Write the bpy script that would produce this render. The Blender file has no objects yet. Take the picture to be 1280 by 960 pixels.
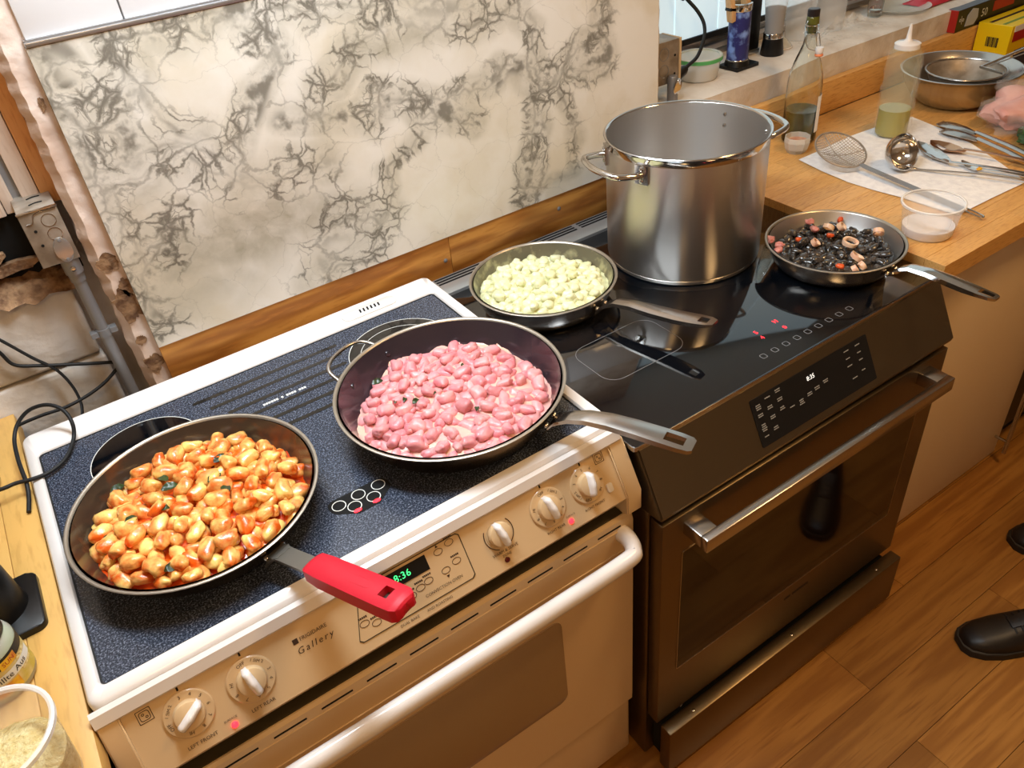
import bpy, bmesh, math, random
import numpy as np
from mathutils import Vector as V, Matrix as M, noise as NZ
S = bpy.context.scene; COL = S.collection; PI = math.pi; rad = math.radians

# ------------------------------------------------------------------ camera
F = 990.934
CR = [[0.825475, -0.556409, -0.094869], [-0.402488, -0.462416, -0.790047], [0.395721, 0.690348, -0.605661]]
CC = V((0.19139, -1.33061, 1.71382))
RX, RY, RZ = V(CR[0]), V(CR[1]), V(CR[2])
cam = bpy.data.cameras.new('camera'); cam.sensor_width = 36; cam.lens = F*36/1280; cam.clip_start = .02
camo = bpy.data.objects.new('camera', cam); COL.objects.link(camo); S.camera = camo
mw = M.Identity(4)
for i in range(3):
    mw[i][0] = RX[i]; mw[i][1] = -RY[i]; mw[i][2] = -RZ[i]; mw[i][3] = CC[i]
camo.matrix_world = mw
def at(px, py, ax, v):
    """point where the ray through a photo pixel meets the plane ax=v"""
    d = RX*((px-640)/F)+RY*((py-480)/F)+RZ
    i = 'xyz'.index(ax); return CC+d*((v-CC[i])/d[i])

# ------------------------------------------------------------------ world, lights, exposure
w = bpy.data.worlds.new('world'); S.world = w; w.use_nodes = True
w.node_tree.nodes['Background'].inputs[0].default_value = (.9, .8, .7, 1)
w.node_tree.nodes['Background'].inputs[1].default_value = .05
S.view_settings.view_transform = 'Standard'; S.view_settings.look = 'None'
S.view_settings.exposure = 0.0; S.view_settings.gamma = 1.0; S.view_settings.use_curve_mapping = False
def area(name, loc, tgt, sx, sy, power, col):
    l = bpy.data.lights.new(name, 'AREA'); l.shape = 'RECTANGLE'; l.size = sx; l.size_y = sy
    l.energy = power; l.color = col
    o = bpy.data.objects.new(name, l); COL.objects.link(o); o.location = loc
    o.rotation_euler = (V(tgt)-V(loc)).to_track_quat('-Z', 'Y').to_euler(); return o
area('hood_lamp', (.45, -.30, 2.2), (.50, -.27, 0), .95, .22, 29, (.83, .93, 1))
area('ceiling_lamp', (1.75, -1.25, 2.46), (1.75, -1.25, 0), .35, .35, 16, (1, .62, .27))
area('ceiling_lamp', (-.2, -1.9, 2.46), (-.2, -1.9, 0), .35, .35, 12, (1, .62, .27))

# ------------------------------------------------------------------ materials
def lin(c):
    return tuple((x/12.92 if x <= .04045 else ((x+.055)/1.055)**2.4) for x in c[:3])+(1,)
def C8(*c): return lin([x/255 for x in c])
def newmat(name):
    m = bpy.data.materials.new(name); m.use_nodes = True; nt = m.node_tree
    return m, nt, nt.nodes['Principled BSDF']
def nd(nt, t, **kw):
    n = nt.nodes.new(t)
    for k, v in kw.items():
        if k.startswith('i_'): n.inputs[k[2:].replace('_', ' ')].default_value = v
        else: setattr(n, k, v)
    return n
def coords(nt, sc=(1, 1, 1), rnd=True, rot=(0, 0, 0)):
    tc = nd(nt, 'ShaderNodeTexCoord'); mp = nd(nt, 'ShaderNodeMapping'); mp.inputs['Scale'].default_value = sc; mp.inputs['Rotation'].default_value = rot
    nt.links.new(tc.outputs['Object'], mp.inputs['Vector'])
    if not rnd: return mp.outputs[0]
    oi = nd(nt, 'ShaderNodeObjectInfo'); ml = nd(nt, 'ShaderNodeMath', operation='MULTIPLY'); ml.inputs[1].default_value = 37.
    nt.links.new(oi.outputs['Random'], ml.inputs[0])
    ad = nd(nt, 'ShaderNodeVectorMath', operation='ADD'); nt.links.new(mp.outputs[0], ad.inputs[0]); nt.links.new(ml.outputs[0], ad.inputs[1])
    return ad.outputs[0]
def mat(name, col, rough=.5, metal=0, col2=None, nsc=20, nlo=.4, nhi=.65, bump=None, rnd=0, trans=0, ior=1.45, alpha=1, emit=0, coat=0, sss=0, spec=.5, stretch=(1, 1, 1), aniso=0, detail=4, r2=None):
    m, nt, b = newmat(name); L = nt.links.new
    b.inputs['Base Color'].default_value = col; b.inputs['Roughness'].default_value = rough; b.inputs['Metallic'].default_value = metal
    b.inputs['Transmission Weight'].default_value = trans; b.inputs['IOR'].default_value = ior; b.inputs['Alpha'].default_value = alpha
    b.inputs['Coat Weight'].default_value = coat; b.inputs['Coat Roughness'].default_value = .05; b.inputs['Specular IOR Level'].default_value = spec
    if sss: b.inputs['Subsurface Weight'].default_value = sss; b.inputs['Subsurface Radius'].default_value = (.01, .006, .003); b.inputs['Subsurface Scale'].default_value = 1.
    if emit: b.inputs['Emission Color'].default_value = col; b.inputs['Emission Strength'].default_value = emit
    csock = None
    vec = coords(nt, stretch) if (col2 or bump) else None
    if col2:
        n = nd(nt, 'ShaderNodeTexNoise'); n.inputs['Scale'].default_value = nsc; n.inputs['Detail'].default_value = detail; L(vec, n.inputs['Vector'])
        r = nd(nt, 'ShaderNodeMapRange'); r.inputs[1].default_value = nlo; r.inputs[2].default_value = nhi; L(n.outputs[0], r.inputs[0])
        mx = nd(nt, 'ShaderNodeMix', data_type='RGBA'); mx.inputs[6].default_value = col; mx.inputs[7].default_value = col2
        L(r.outputs[0], mx.inputs[0]); csock = mx.outputs[2]
        if r2 is not None:
            q = nd(nt, 'ShaderNodeMapRange'); q.inputs[3].default_value = rough; q.inputs[4].default_value = r2; L(r.outputs[0], q.inputs[0]); L(q.outputs[0], b.inputs['Roughness'])
    if rnd:
        oi = nd(nt, 'ShaderNodeObjectInfo'); r = nd(nt, 'ShaderNodeMapRange'); r.inputs[3].default_value = 1-rnd; r.inputs[4].default_value = 1+rnd
        L(oi.outputs['Random'], r.inputs[0]); h = nd(nt, 'ShaderNodeHueSaturation'); h.inputs['Color'].default_value = col
        if csock: L(csock, h.inputs['Color'])
        L(r.outputs[0], h.inputs['Value']); csock = h.outputs[0]
    if csock: L(csock, b.inputs['Base Color'])
    if bump:
        n = nd(nt, 'ShaderNodeTexNoise'); n.inputs['Scale'].default_value = bump[0]; n.inputs['Detail'].default_value = 6; L(vec, n.inputs['Vector'])
        bp = nd(nt, 'ShaderNodeBump'); bp.inputs['Strength'].default_value = bump[1]; bp.inputs['Distance'].default_value = bump[2]
        L(n.outputs[0], bp.inputs['Height']); L(bp.outputs[0], b.inputs['Normal'])
    if aniso:
        t = nd(nt, 'ShaderNodeTangent', direction_type='RADIAL', axis='Z'); b.inputs['Anisotropic'].default_value = aniso; b.inputs['Anisotropic Rotation'].default_value = .25; L(t.outputs[0], b.inputs['Tangent'])
    return m
def wood(name, c1, c2, c3, scale=3., stretch=(1, 9, 9), rough=.4, rnd=.12, bands=14., contrast=.5):
    m, nt, b = newmat(name); L = nt.links.new; vec = coords(nt, stretch)
    n = nd(nt, 'ShaderNodeTexNoise'); n.inputs['Scale'].default_value = scale; n.inputs['Detail'].default_value = 3; L(vec, n.inputs['Vector'])
    ml = nd(nt, 'ShaderNodeMath', operation='MULTIPLY'); ml.inputs[1].default_value = bands; L(n.outputs[0], ml.inputs[0])
    sn = nd(nt, 'ShaderNodeMath', operation='SINE'); L(ml.outputs[0], sn.inputs[0])
    r = nd(nt, 'ShaderNodeMapRange'); r.inputs[1].default_value = -1; r.inputs[2].default_value = 1; L(sn.outputs[0], r.inputs[0])
    g = nd(nt, 'ShaderNodeTexNoise'); g.inputs['Scale'].default_value = scale*14; g.inputs['Detail'].default_value = 5; L(vec, g.inputs['Vector'])
    ml2 = nd(nt, 'ShaderNodeMath', operation='MULTIPLY'); ml2.inputs[1].default_value = contrast; L(r.outputs[0], ml2.inputs[0])
    mx = nd(nt, 'ShaderNodeMix', data_type='RGBA'); mx.inputs[6].default_value = c1; mx.inputs[7].default_value = c2; L(ml2.outputs[0], mx.inputs[0])
    r3 = nd(nt, 'ShaderNodeMapRange'); r3.inputs[1].default_value = .5; r3.inputs[2].default_value = .75; L(g.outputs[0], r3.inputs[0])
    mx2 = nd(nt, 'ShaderNodeMix', data_type='RGBA'); L(mx.outputs[2], mx2.inputs[6]); mx2.inputs[7].default_value = c3; L(r3.outputs[0], mx2.inputs[0])
    oi = nd(nt, 'ShaderNodeObjectInfo'); rr = nd(nt, 'ShaderNodeMapRange'); rr.inputs[3].default_value = 1-rnd; rr.inputs[4].default_value = 1+rnd
    L(oi.outputs['Random'], rr.inputs[0]); h = nd(nt, 'ShaderNodeHueSaturation'); L(mx2.outputs[2], h.inputs['Color']); L(rr.outputs[0], h.inputs['Value'])
    L(h.outputs[0], b.inputs['Base Color']); b.inputs['Roughness'].default_value = rough
    bp = nd(nt, 'ShaderNodeBump'); bp.inputs['Strength'].default_value = .15; bp.inputs['Distance'].default_value = .001; L(g.outputs[0], bp.inputs['Height']); L(bp.outputs[0], b.inputs['Normal'])
    return m
MT = {}
MT['cream'] = mat('cream_enamel', C8(212, 182, 140), .32, coat=.2)
MT['white'] = mat('white_enamel', C8(232, 226, 222), .22, coat=.3)
MT['door_tan'] = mat('tan_oven_glass', C8(150, 122, 88), .12)
MT['shade_and_bezel_olive'] = mat('shade_and_bezel_olive', C8(60, 50, 28), .7)  # olive of the clock bezel and of the shade painted under the panel
MT['black'] = mat('black_plastic', C8(14, 13, 13), .35)
MT['black_rubber'] = mat('black_rubber', C8(20, 20, 21), .6)
MT['void'] = mat('matt_black', C8(8, 7, 6), .9)  # plain black for black parts and for the dark inside slots and gaps
MT['print'] = mat('dark_print', C8(60, 42, 30), .6)
MT['dim_print'] = mat('grey_print', C8(150, 145, 134), .6)
MT['white_print'] = mat('white_print', C8(225, 225, 220), .6)
MT['glassblk'] = mat('black_glass', C8(7, 10, 15), .05, ior=1.95)
MT['ovenglass'] = mat('oven_window_glass', C8(20, 9, 5), .06)
MT['steel'] = mat('stainless_steel', C8(188, 182, 176), .24, 1, bump=(60, .05, .0005))
MT['steel_b'] = mat('brushed_stainless', C8(206, 200, 194), .32, 1, aniso=.85)
MT['steel_d'] = mat('dark_brushed_stainless', C8(124, 108, 84), .36, 1)
MT['chrome'] = mat('polished_steel', C8(210, 208, 205), .12, 1)
MT['steel_in'] = mat('satin_steel_interior', C8(206, 203, 200), .42, 1, aniso=.6)
MT['galv'] = mat('galvanised_metal', C8(168, 156, 142), .45, .45, col2=C8(136, 122, 106), nsc=30)
MT['emt'] = mat('grey_conduit_metal', C8(142, 142, 144), .4, .5)
MT['nonstick'] = mat('dark_nonstick', C8(58, 50, 50), .24, .2, coat=.3)
MT['nonstick_p'] = mat('purple_black_nonstick', C8(52, 44, 50), .22, .25, coat=.4)
MT['red'] = mat('red_silicone', C8(196, 12, 40), .5, bump=(300, .08, .0005))
MT['red_led'] = mat('red_indicator', C8(255, 30, 40), .3, emit=6)
MT['red_off'] = mat('unlit_red_indicator', C8(90, 8, 10), .3)
MT['green_led'] = mat('green_clock_digits', C8(60, 220, 120), .3, emit=2.2)
MT['white_led'] = mat('white_clock_digits', C8(235, 235, 230), .3, emit=1.2)
MT['plaster'] = mat('painted_plaster', C8(226, 218, 208), .75, col2=C8(205, 192, 178), nsc=12, bump=(30, .5, .008))
MT['plaster_pink'] = mat('pinkish_painted_plaster', C8(228, 208, 194), .75, col2=C8(214, 188, 170), nsc=14, bump=(26, .5, .008))
MT['plaster_bare'] = mat('bare_brown_plaster', C8(150, 116, 84), .9, col2=C8(96, 66, 44), nsc=60, bump=(90, .8, .006))
MT['block'] = mat('painted_block', C8(226, 220, 214), .7, col2=C8(196, 184, 170), nsc=9, bump=(22, .6, .01))
MT['paint'] = mat('warm_white_wall_paint', C8(226, 214, 196), .8, col2=C8(214, 200, 180), nsc=3)
MT['ceil'] = mat('ceiling_paint', C8(230, 222, 208), .8)
MT['tile'] = mat('white_glazed_tile', C8(236, 236, 238), .14)
MT['vent_steel'] = mat('satin_steel_vent', C8(178, 182, 184), .32, .7)
MT['alu'] = mat('aluminium_trim', C8(190, 190, 192), .3, .9)
MT['floorw'] = wood('oak_plank', C8(164, 114, 52), C8(132, 84, 32), C8(134, 86, 36), 1.3, (.6, 9, 9), .34, .13, 34, .8)
MT['stave'] = wood('butcher_block_wood', C8(214, 164, 96), C8(190, 136, 68), C8(176, 120, 58), 3., (1, 10, 10), .4, .09, 10, .5)
MT['stave_end'] = wood('counter_edge_wood', C8(184, 110, 48), C8(160, 88, 34), C8(130, 70, 26), 3., (1, 8, 8), .35, .08)
MT['pine'] = wood('pine_strip', C8(206, 146, 70), C8(142, 84, 28), C8(178, 114, 46), 1.6, (1, 7, 7), .45, .08, 34, .9)
MT['ply'] = wood('plywood_counter', C8(212, 166, 92), C8(200, 152, 76), C8(192, 146, 76), 1.6, (6, 1, 6), .5, .06, 8, .6)
MT['orange_wood'] = wood('orange_pine', C8(230, 176, 118), C8(212, 150, 90), C8(200, 136, 78), 2., (9, 9, 1), .5, .1)
MT['beige_wood'] = wood('painted_beige_board', C8(232, 212, 196), C8(226, 204, 186), C8(218, 194, 174), 2., (9, 9, 1), .6, .1, 6, .4)
MT['cab'] = mat('white_cabinet_laminate', C8(222, 196, 158), .4)
MT['clear'] = mat('clear_glass', (.95, .98, .96, 1), .02, trans=1, ior=1.45)
MT['plastic'] = mat('clear_plastic', C8(240, 238, 235), .15, alpha=.34)
MT['rim_plastic'] = mat('clear_plastic_rim', C8(240, 238, 235), .12, alpha=.62)
MT['plastic_s'] = mat('thin_milky_plastic', C8(226, 222, 180), .2, alpha=.14)
MT['plastic_m'] = mat('milky_plastic', C8(228, 226, 214), .25, alpha=.5)
MT['oil'] = mat('olive_oil', C8(156, 140, 4), .08, col2=C8(140, 126, 4), nsc=12, coat=.3)
MT['oil_d'] = mat('dark_olive_oil', C8(92, 92, 34), .08, col2=C8(70, 70, 22), nsc=12, coat=.3)
MT['paper'] = mat('paper_towel', C8(240, 238, 238), .9, col2=C8(228, 226, 228), nsc=60, bump=(160, .5, .003))
MT['tomato_sauce'] = mat('tomato_sauce', C8(206, 76, 14), .2, col2=C8(168, 44, 8), nsc=40, bump=(70, .5, .004), coat=.4)
MT['gn_red'] = mat('tomato_coated_gnocchi', C8(246, 208, 120), .26, col2=C8(218, 92, 18), nsc=48, nlo=.36, nhi=.62, rnd=.14, sss=.1, coat=.4, bump=(150, .45, .003), detail=7)
MT['gn_pink'] = mat('beetroot_gnocchi', C8(228, 158, 158), .36, col2=C8(212, 126, 134), nsc=40, rnd=.09, sss=.12, coat=.15, bump=(150, .45, .003))
MT['cream_sauce'] = mat('pink_cream_sauce', C8(224, 166, 158), .25, col2=C8(222, 182, 158), nsc=26, bump=(60, .4, .003), coat=.3)
MT['gn_green'] = mat('pale_green_gnocchi', C8(230, 229, 192), .36, col2=C8(218, 219, 168), nsc=40, rnd=.07, sss=.15, coat=.15, bump=(140, .25, .002))
MT['green_sauce'] = mat('pale_cheese_sauce', C8(214, 212, 166), .32, col2=C8(190, 186, 140), nsc=60, bump=(90, .5, .003), coat=.2)
MT['ink'] = mat('squid_ink_gnocchi', C8(44, 40, 37), .16, col2=C8(70, 62, 56), nsc=40, coat=.7, bump=(130, .5, .002))
MT['squid'] = mat('squid_flesh', C8(236, 200, 168), .35, col2=C8(222, 170, 140), nsc=40, sss=.2)
MT['squid_pink'] = mat('squid_tentacle', C8(224, 158, 146), .35, col2=C8(190, 110, 104), nsc=90, sss=.2)
MT['tomato'] = mat('cooked_tomato', C8(210, 84, 36), .3, coat=.3)
MT['basil'] = mat('basil_leaf', C8(44, 66, 24), .4, col2=C8(24, 40, 14), nsc=50, coat=.2)
MT['salt'] = mat('white_salt', C8(240, 238, 240), .8, bump=(400, .4, .001))
MT['cheese'] = mat('grated_cheese', C8(232, 214, 160), .85, col2=C8(214, 188, 124), nsc=130, bump=(220, .9, .006))
MT['shoe'] = mat('black_shoe_leather', C8(20, 15, 13), .42, bump=(200, .1, .0005))
MT['shoe_sole'] = mat('dark_rubber_sole', C8(30, 24, 18), .6)
MT['yellow'] = mat('yellow_cardboard', C8(240, 205, 14), .4)
MT['box_red'] = mat('red_cardboard', C8(170, 36, 30), .4)
MT['box_dark'] = mat('dark_cardboard', C8(34, 26, 26), .35)
MT['silver_p'] = mat('silver_print', C8(176, 182, 194), .4)
MT['green_lid'] = mat('green_band', C8(70, 180, 90), .4, alpha=.8)
MT['pepper'] = mat('peppercorns', C8(46, 34, 30), .7, col2=C8(86, 66, 56), nsc=160, bump=(220, 1, .004))
MT['blue'] = mat('blue_patterned_can', C8(44, 46, 110), .3, col2=C8(130, 160, 225), nsc=34, nlo=.52, nhi=.66)
MT['bagpink'] = mat('pink_meat', C8(226, 168, 156), .5, col2=C8(206, 140, 130), nsc=14)
MT['bagfilm'] = mat('clear_bag_film', C8(240, 236, 230), .10, alpha=.13)
MT['film_thin'] = mat('tight_cling_film', C8(240, 238, 230), .08, alpha=.05)
MT['herb'] = mat('dark_green_herbs', C8(40, 70, 34), .5, col2=C8(70, 106, 52), nsc=60, bump=(90, .8, .006))
MT['jar_label'] = mat('jar_label_cream', C8(226, 206, 160), .5, col2=C8(190, 170, 70), nsc=26)
MT['label_black'] = mat('jar_label_black', C8(24, 20, 18), .4)
MT['label_yellow'] = mat('jar_label_yellow', C8(232, 186, 40), .5, col2=C8(206, 120, 40), nsc=60)
MT['label_green'] = mat('jar_label_green', C8(110, 140, 40), .5)
MT['wood_spoon'] = wood('light_wood', C8(226, 186, 136), C8(208, 160, 106), C8(190, 140, 90), 4, (8, 8, 1))
MT['terracotta'] = mat('onion_skin', C8(176, 110, 80), .4, col2=C8(214, 178, 150), nsc=30)
MT['red_cloth'] = mat('red_packet', C8(186, 30, 44), .35, col2=C8(230, 200, 190), nsc=9, nlo=.58, nhi=.62)
MT['window_board'] = mat('white_window_board', C8(218, 228, 230), .3)
MT['window_pane'] = mat('frosted_daylit_pane', C8(194, 216, 226), .25, emit=.85)
MT['splat'] = mat('dried_sauce_splash', C8(150, 84, 30), .5)

def speckle():
    m, nt, b = newmat('speckled_blue_ceramic_glass'); L = nt.links.new; vec = coords(nt, rnd=False)
    n = nd(nt, 'ShaderNodeTexNoise'); n.inputs['Scale'].default_value = 420; n.inputs['Detail'].default_value = 2; L(vec, n.inputs['Vector'])
    r = nd(nt, 'ShaderNodeValToRGB'); r.color_ramp.elements[0].position = .38; r.color_ramp.elements[0].color = C8(30, 35, 46)
    r.color_ramp.elements[1].position = .66; r.color_ramp.elements[1].color = C8(110, 117, 134); e = r.color_ramp.elements.new(.54); e.color = C8(58, 65, 80)
    L(n.outputs[0], r.inputs[0]); L(r.outputs[0], b.inputs['Base Color']); b.inputs['Roughness'].default_value = .2; return m
MT['speckle'] = speckle()

def marble():
    m, nt, b = newmat('veined_marble'); L = nt.links.new
    vec = coords(nt, rnd=False)
    def att(n): a = nd(nt, 'ShaderNodeAttribute', attribute_name=n); return a.outputs['Fac']
    vein, wash, soft, line = att('vein'), att('wash'), att('soft'), att('line')
    dn = nd(nt, 'ShaderNodeTexNoise'); dn.inputs['Scale'].default_value = 10; dn.inputs['Detail'].default_value = 6; dn.inputs['Roughness'].default_value = .58; L(vec, dn.inputs['Vector'])
    sb = nd(nt, 'ShaderNodeVectorMath', operation='SUBTRACT'); L(dn.outputs['Color'], sb.inputs[0]); sb.inputs[1].default_value = (.5, .5, .5)
    sc = nd(nt, 'ShaderNodeVectorMath', operation='SCALE'); sc.inputs['Scale'].default_value = .11; L(sb.outputs[0], sc.inputs[0])
    ad = nd(nt, 'ShaderNodeVectorMath', operation='ADD'); L(vec, ad.inputs[0]); L(sc.outputs[0], ad.inputs[1])
    sx_ = nd(nt, 'ShaderNodeSeparateXYZ'); L(ad.outputs[0], sx_.inputs[0]); cx_ = nd(nt, 'ShaderNodeCombineXYZ'); L(sx_.outputs[0], cx_.inputs[0]); L(sx_.outputs[2], cx_.inputs[1]); flat2 = cx_.outputs[0]
    def vor(s):
        v = nd(nt, 'ShaderNodeTexVoronoi', feature='DISTANCE_TO_EDGE', voronoi_dimensions='2D'); v.inputs['Scale'].default_value = s; L(flat2, v.inputs['Vector']); return v.outputs['Distance']
    def math_(op, a, b_=None, c=None):
        n = nd(nt, 'ShaderNodeMath', operation=op)
        for i, x in enumerate((a, b_, c)):
            if x is None: continue
            if isinstance(x, (int, float)): n.inputs[i].default_value = x
            else: L(x, n.inputs[i])
        return n.outputs[0]
    def ss(x, lo, hi):   # 1 at lo -> 0 at hi
        r = nd(nt, 'ShaderNodeMapRange', interpolation_type='SMOOTHSTEP'); L(x, r.inputs[0])
        for i, q in ((1, lo), (2, hi)):
            if isinstance(q, (int, float)): r.inputs[i].default_value = q
            else: L(q, r.inputs[i])
        r.inputs[3].default_value = 1; r.inputs[4].default_value = 0; return r.outputs[0]
    pn = nd(nt, 'ShaderNodeTexNoise'); pn.inputs['Scale'].default_value = 17; pn.inputs['Detail'].default_value = 5; L(vec, pn.inputs['Vector'])
    patch = ss(pn.outputs[0], .60, .42)
    e1 = ss(vor(12), 0., math_('MULTIPLY_ADD', vein, .085, .012))
    e2 = ss(vor(30), 0., math_('MULTIPLY_ADD', math_('MULTIPLY', vein, patch), .22, .03))
    e3 = ss(vor(70), 0., math_('MULTIPLY_ADD', vein, .12, .05))
    zone = math_('SUBTRACT', 1., ss(vein, .10, .50)); core = math_('SUBTRACT', 1., ss(vein, .45, .9))
    a1 = math_('MULTIPLY', e1, math_('MULTIPLY_ADD', math_('MULTIPLY', zone, math_('MULTIPLY_ADD', patch, .6, .4)), .7, .16))
    a2 = math_('MULTIPLY', math_('MULTIPLY', e2, zone), math_('MULTIPLY_ADD', patch, .75, .12))
    a3 = math_('MULTIPLY', math_('MULTIPLY', e3, core), math_('MULTIPLY', patch, .75))
    fill = math_('MULTIPLY', math_('MULTIPLY', core, ss(pn.outputs[0], .34, .44)), .8)
    tot = math_('MINIMUM', math_('MAXIMUM', math_('MAXIMUM', a1, a2), math_('MAXIMUM', a3, fill)), 1.)
    tot = math_('MAXIMUM', tot, math_('MULTIPLY', line, math_('MULTIPLY_ADD', patch, .55, .30)))
    tot = math_('MULTIPLY', tot, soft)
    tot = math_('MULTIPLY', tot, .92)
    gn = nd(nt, 'ShaderNodeTexNoise'); gn.inputs['Scale'].default_value = 5; gn.inputs['Detail'].default_value = 7; L(ad.outputs[0], gn.inputs['Vector'])
    base = nd(nt, 'ShaderNodeMix', data_type='RGBA'); base.inputs[6].default_value = C8(236, 231, 222); base.inputs[7].default_value = C8(222, 212, 192)
    L(math_('SUBTRACT', 1., ss(gn.outputs[0], .4, .7)), base.inputs[0])
    wn = nd(nt, 'ShaderNodeTexNoise'); wn.inputs['Scale'].default_value = 30; wn.inputs['Detail'].default_value = 8; L(ad.outputs[0], wn.inputs['Vector'])
    wsh = nd(nt, 'ShaderNodeMix', data_type='RGBA'); L(base.outputs[2], wsh.inputs[6]); wsh.inputs[7].default_value = C8(172, 165, 146)
    hz = math_('MULTIPLY', math_('MULTIPLY', zone, soft), math_('MULTIPLY', wn.outputs[0], .75))
    L(math_('MINIMUM', math_('MAXIMUM', hz, math_('MULTIPLY', wash, math_('MULTIPLY_ADD', wn.outputs[0], 1.5, .15))), 1.), wsh.inputs[0])
    fin = nd(nt, 'ShaderNodeMix', data_type='RGBA'); L(wsh.outputs[2], fin.inputs[6]); fin.inputs[7].default_value = C8(84, 78, 66); L(tot, fin.inputs[0])
    L(fin.outputs[2], b.inputs['Base Color']); b.inputs['Roughness'].default_value = .3; return m
MT['marble'] = marble()

# ------------------------------------------------------------------ mesh helpers
def B(): return bmesh.new()
def wloc(o):
    p = V((0, 0, 0))
    while o: p = p+o.location; o = o.parent
    return p
def obj(name, bm, mt, parent=None, local=False, ang=38, smooth=True, kind=None, label=None, fix=True):
    me = bpy.data.meshes.new(name)
    if fix: bmesh.ops.recalc_face_normals(bm, faces=bm.faces)
    bm.to_mesh(me); bm.free(); me.materials.append(MT[mt] if isinstance(mt, str) else mt)
    if smooth: me.shade_smooth(); me.set_sharp_from_angle(angle=rad(ang))
    o = bpy.data.objects.new(name, me); COL.objects.link(o)
    if parent:
        if not local: me.transform(M.Translation(-wloc(parent)))
        o.parent = parent
    if kind: o['kind'] = kind
    if label: o['label'] = label
    return o
def tag(o, label, cat, group=None, kind=None):
    o['label'] = label; o['category'] = cat
    if group: o['group'] = group
    if kind: o['kind'] = kind
    return o
def thing(name, label, cat, loc, group=None, rz=0):
    o = bpy.data.objects.new(name, None); o.empty_display_size = .05; COL.objects.link(o); o.location = loc; o.rotation_euler = (0, 0, rz)
    return tag(o, label, cat, group)
def single(name, bm, mt, label, cat, loc, group=None, kind=None, **kw):
    o = obj(name, bm, mt, **kw); o.data.transform(M.Translation(-V(loc))); o.location = loc
    return tag(o, label, cat, group, kind)
def structure(name, bm, mt, label=None, **kw):
    o = obj(name, bm, mt, **kw); o['kind'] = 'structure'
    if label: o['label'] = label
    return o
def part_copy(o, parent, loc=None, rot=None):
    c = o.copy(); COL.objects.link(c); c.parent = parent
    if loc is not None: c.location = loc
    if rot is not None: c.rotation_euler = rot
    return c
def box(bm, x0, x1, y0, y1, z0, z1, bev=0, seg=2):
    r = bmesh.ops.create_cube(bm, size=1)['verts']
    for v in r: v.co = V(((x0+x1)/2+v.co.x*(x1-x0), (y0+y1)/2+v.co.y*(y1-y0), (z0+z1)/2+v.co.z*(z1-z0)))
    if bev:
        es = list({e for v in r for e in v.link_edges})
        bmesh.ops.bevel(bm, geom=es, offset=bev, segments=seg, affect='EDGES', profile=.5)
def lathe(bm, prof, seg=48, c=(0, 0, 0), mtx=None):
    rings = []; c = V(c)
    for r, z in prof:
        if r < 1e-6: vs = [bm.verts.new((0, 0, z))]
        else: vs = [bm.verts.new((r*math.cos(2*PI*k/seg), r*math.sin(2*PI*k/seg), z)) for k in range(seg)]
        rings.append(vs)
    for v in [v for g in rings for v in g]: v.co = (mtx@v.co if mtx else v.co)+c
    for a, b in zip(rings, rings[1:]):
        for k in range(seg):
            q = (k+1) % seg
            if len(a) == 1 and len(b) == 1: continue
            if len(a) == 1: f = (a[0], b[q], b[k])
            elif len(b) == 1: f = (a[k], a[q], b[0])
            else: f = (a[k], a[q], b[q], b[k])
            try: bm.faces.new(f)
            except ValueError: pass
def smooth_path(pts, n=8, closed=False):
    P = [V(p) for p in pts]; out = []; N = len(P)
    for i in range(N if closed else N-1):
        p0, p1, p2, p3 = (P[(i-1) % N] if closed or i > 0 else P[0]*2-P[1]), P[i], P[(i+1) % N], (P[(i+2) % N] if closed or i+2 < N else P[-1]*2-P[-2])
        for k in range(n):
            t = k/n
            out.append(.5*((2*p1)+(p2-p0)*t+(2*p0-5*p1+4*p2-p3)*t*t+(3*p1-p0-3*p2+p3)*t**3))
    if not closed: out.append(P[-1].copy())
    return out
def tube(bm, pts, r, seg=10, closed=False, flat=1.):
    P = [V(p) for p in pts]; n = len(P); T = []
    for i in range(n):
        a = P[(i-1) % n] if closed or i else P[0]; b = P[(i+1) % n] if closed or i < n-1 else P[-1]
        T.append((b-a).normalized())
    up = V((0, 0, 1)) if abs(T[0].z) < .9 else V((1, 0, 0)); N = (up-T[0]*up.dot(T[0])).normalized(); rings = []
    for i in range(n):
        N = (N-T[i]*N.dot(T[i])).normalized(); Bn = T[i].cross(N); rr = r(i/(n-1)) if callable(r) else r
        rings.append([bm.verts.new(P[i]+N*(rr*flat*math.cos(2*PI*k/seg))+Bn*(rr*math.sin(2*PI*k/seg))) for k in range(seg)])
    for i in range(n if closed else n-1):
        a, b = rings[i], rings[(i+1) % n]
        for k in range(seg): bm.faces.new((a[k], a[(k+1) % seg], b[(k+1) % seg], b[k]))
    if not closed: bm.faces.new(rings[0][::-1]); bm.faces.new(rings[-1])
def rrect(x0, x1, y0, y1, r, n=5):
    o = []
    for cx, cy, a0 in ((x1-r, y1-r, 0), (x0+r, y1-r, 90), (x0+r, y0+r, 180), (x1-r, y0+r, 270)):
        for k in range(n+1):
            a = rad(a0+90*k/n); o.append((cx+r*math.cos(a), cy+r*math.sin(a)))
    return o
def ell(cx, cy, rx, ry, n=24): return [(cx+rx*math.cos(2*PI*k/n), cy+ry*math.sin(2*PI*k/n)) for k in range(n)]
XY = (V((0, 0, 0)), V((1, 0, 0)), V((0, 1, 0)))
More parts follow.
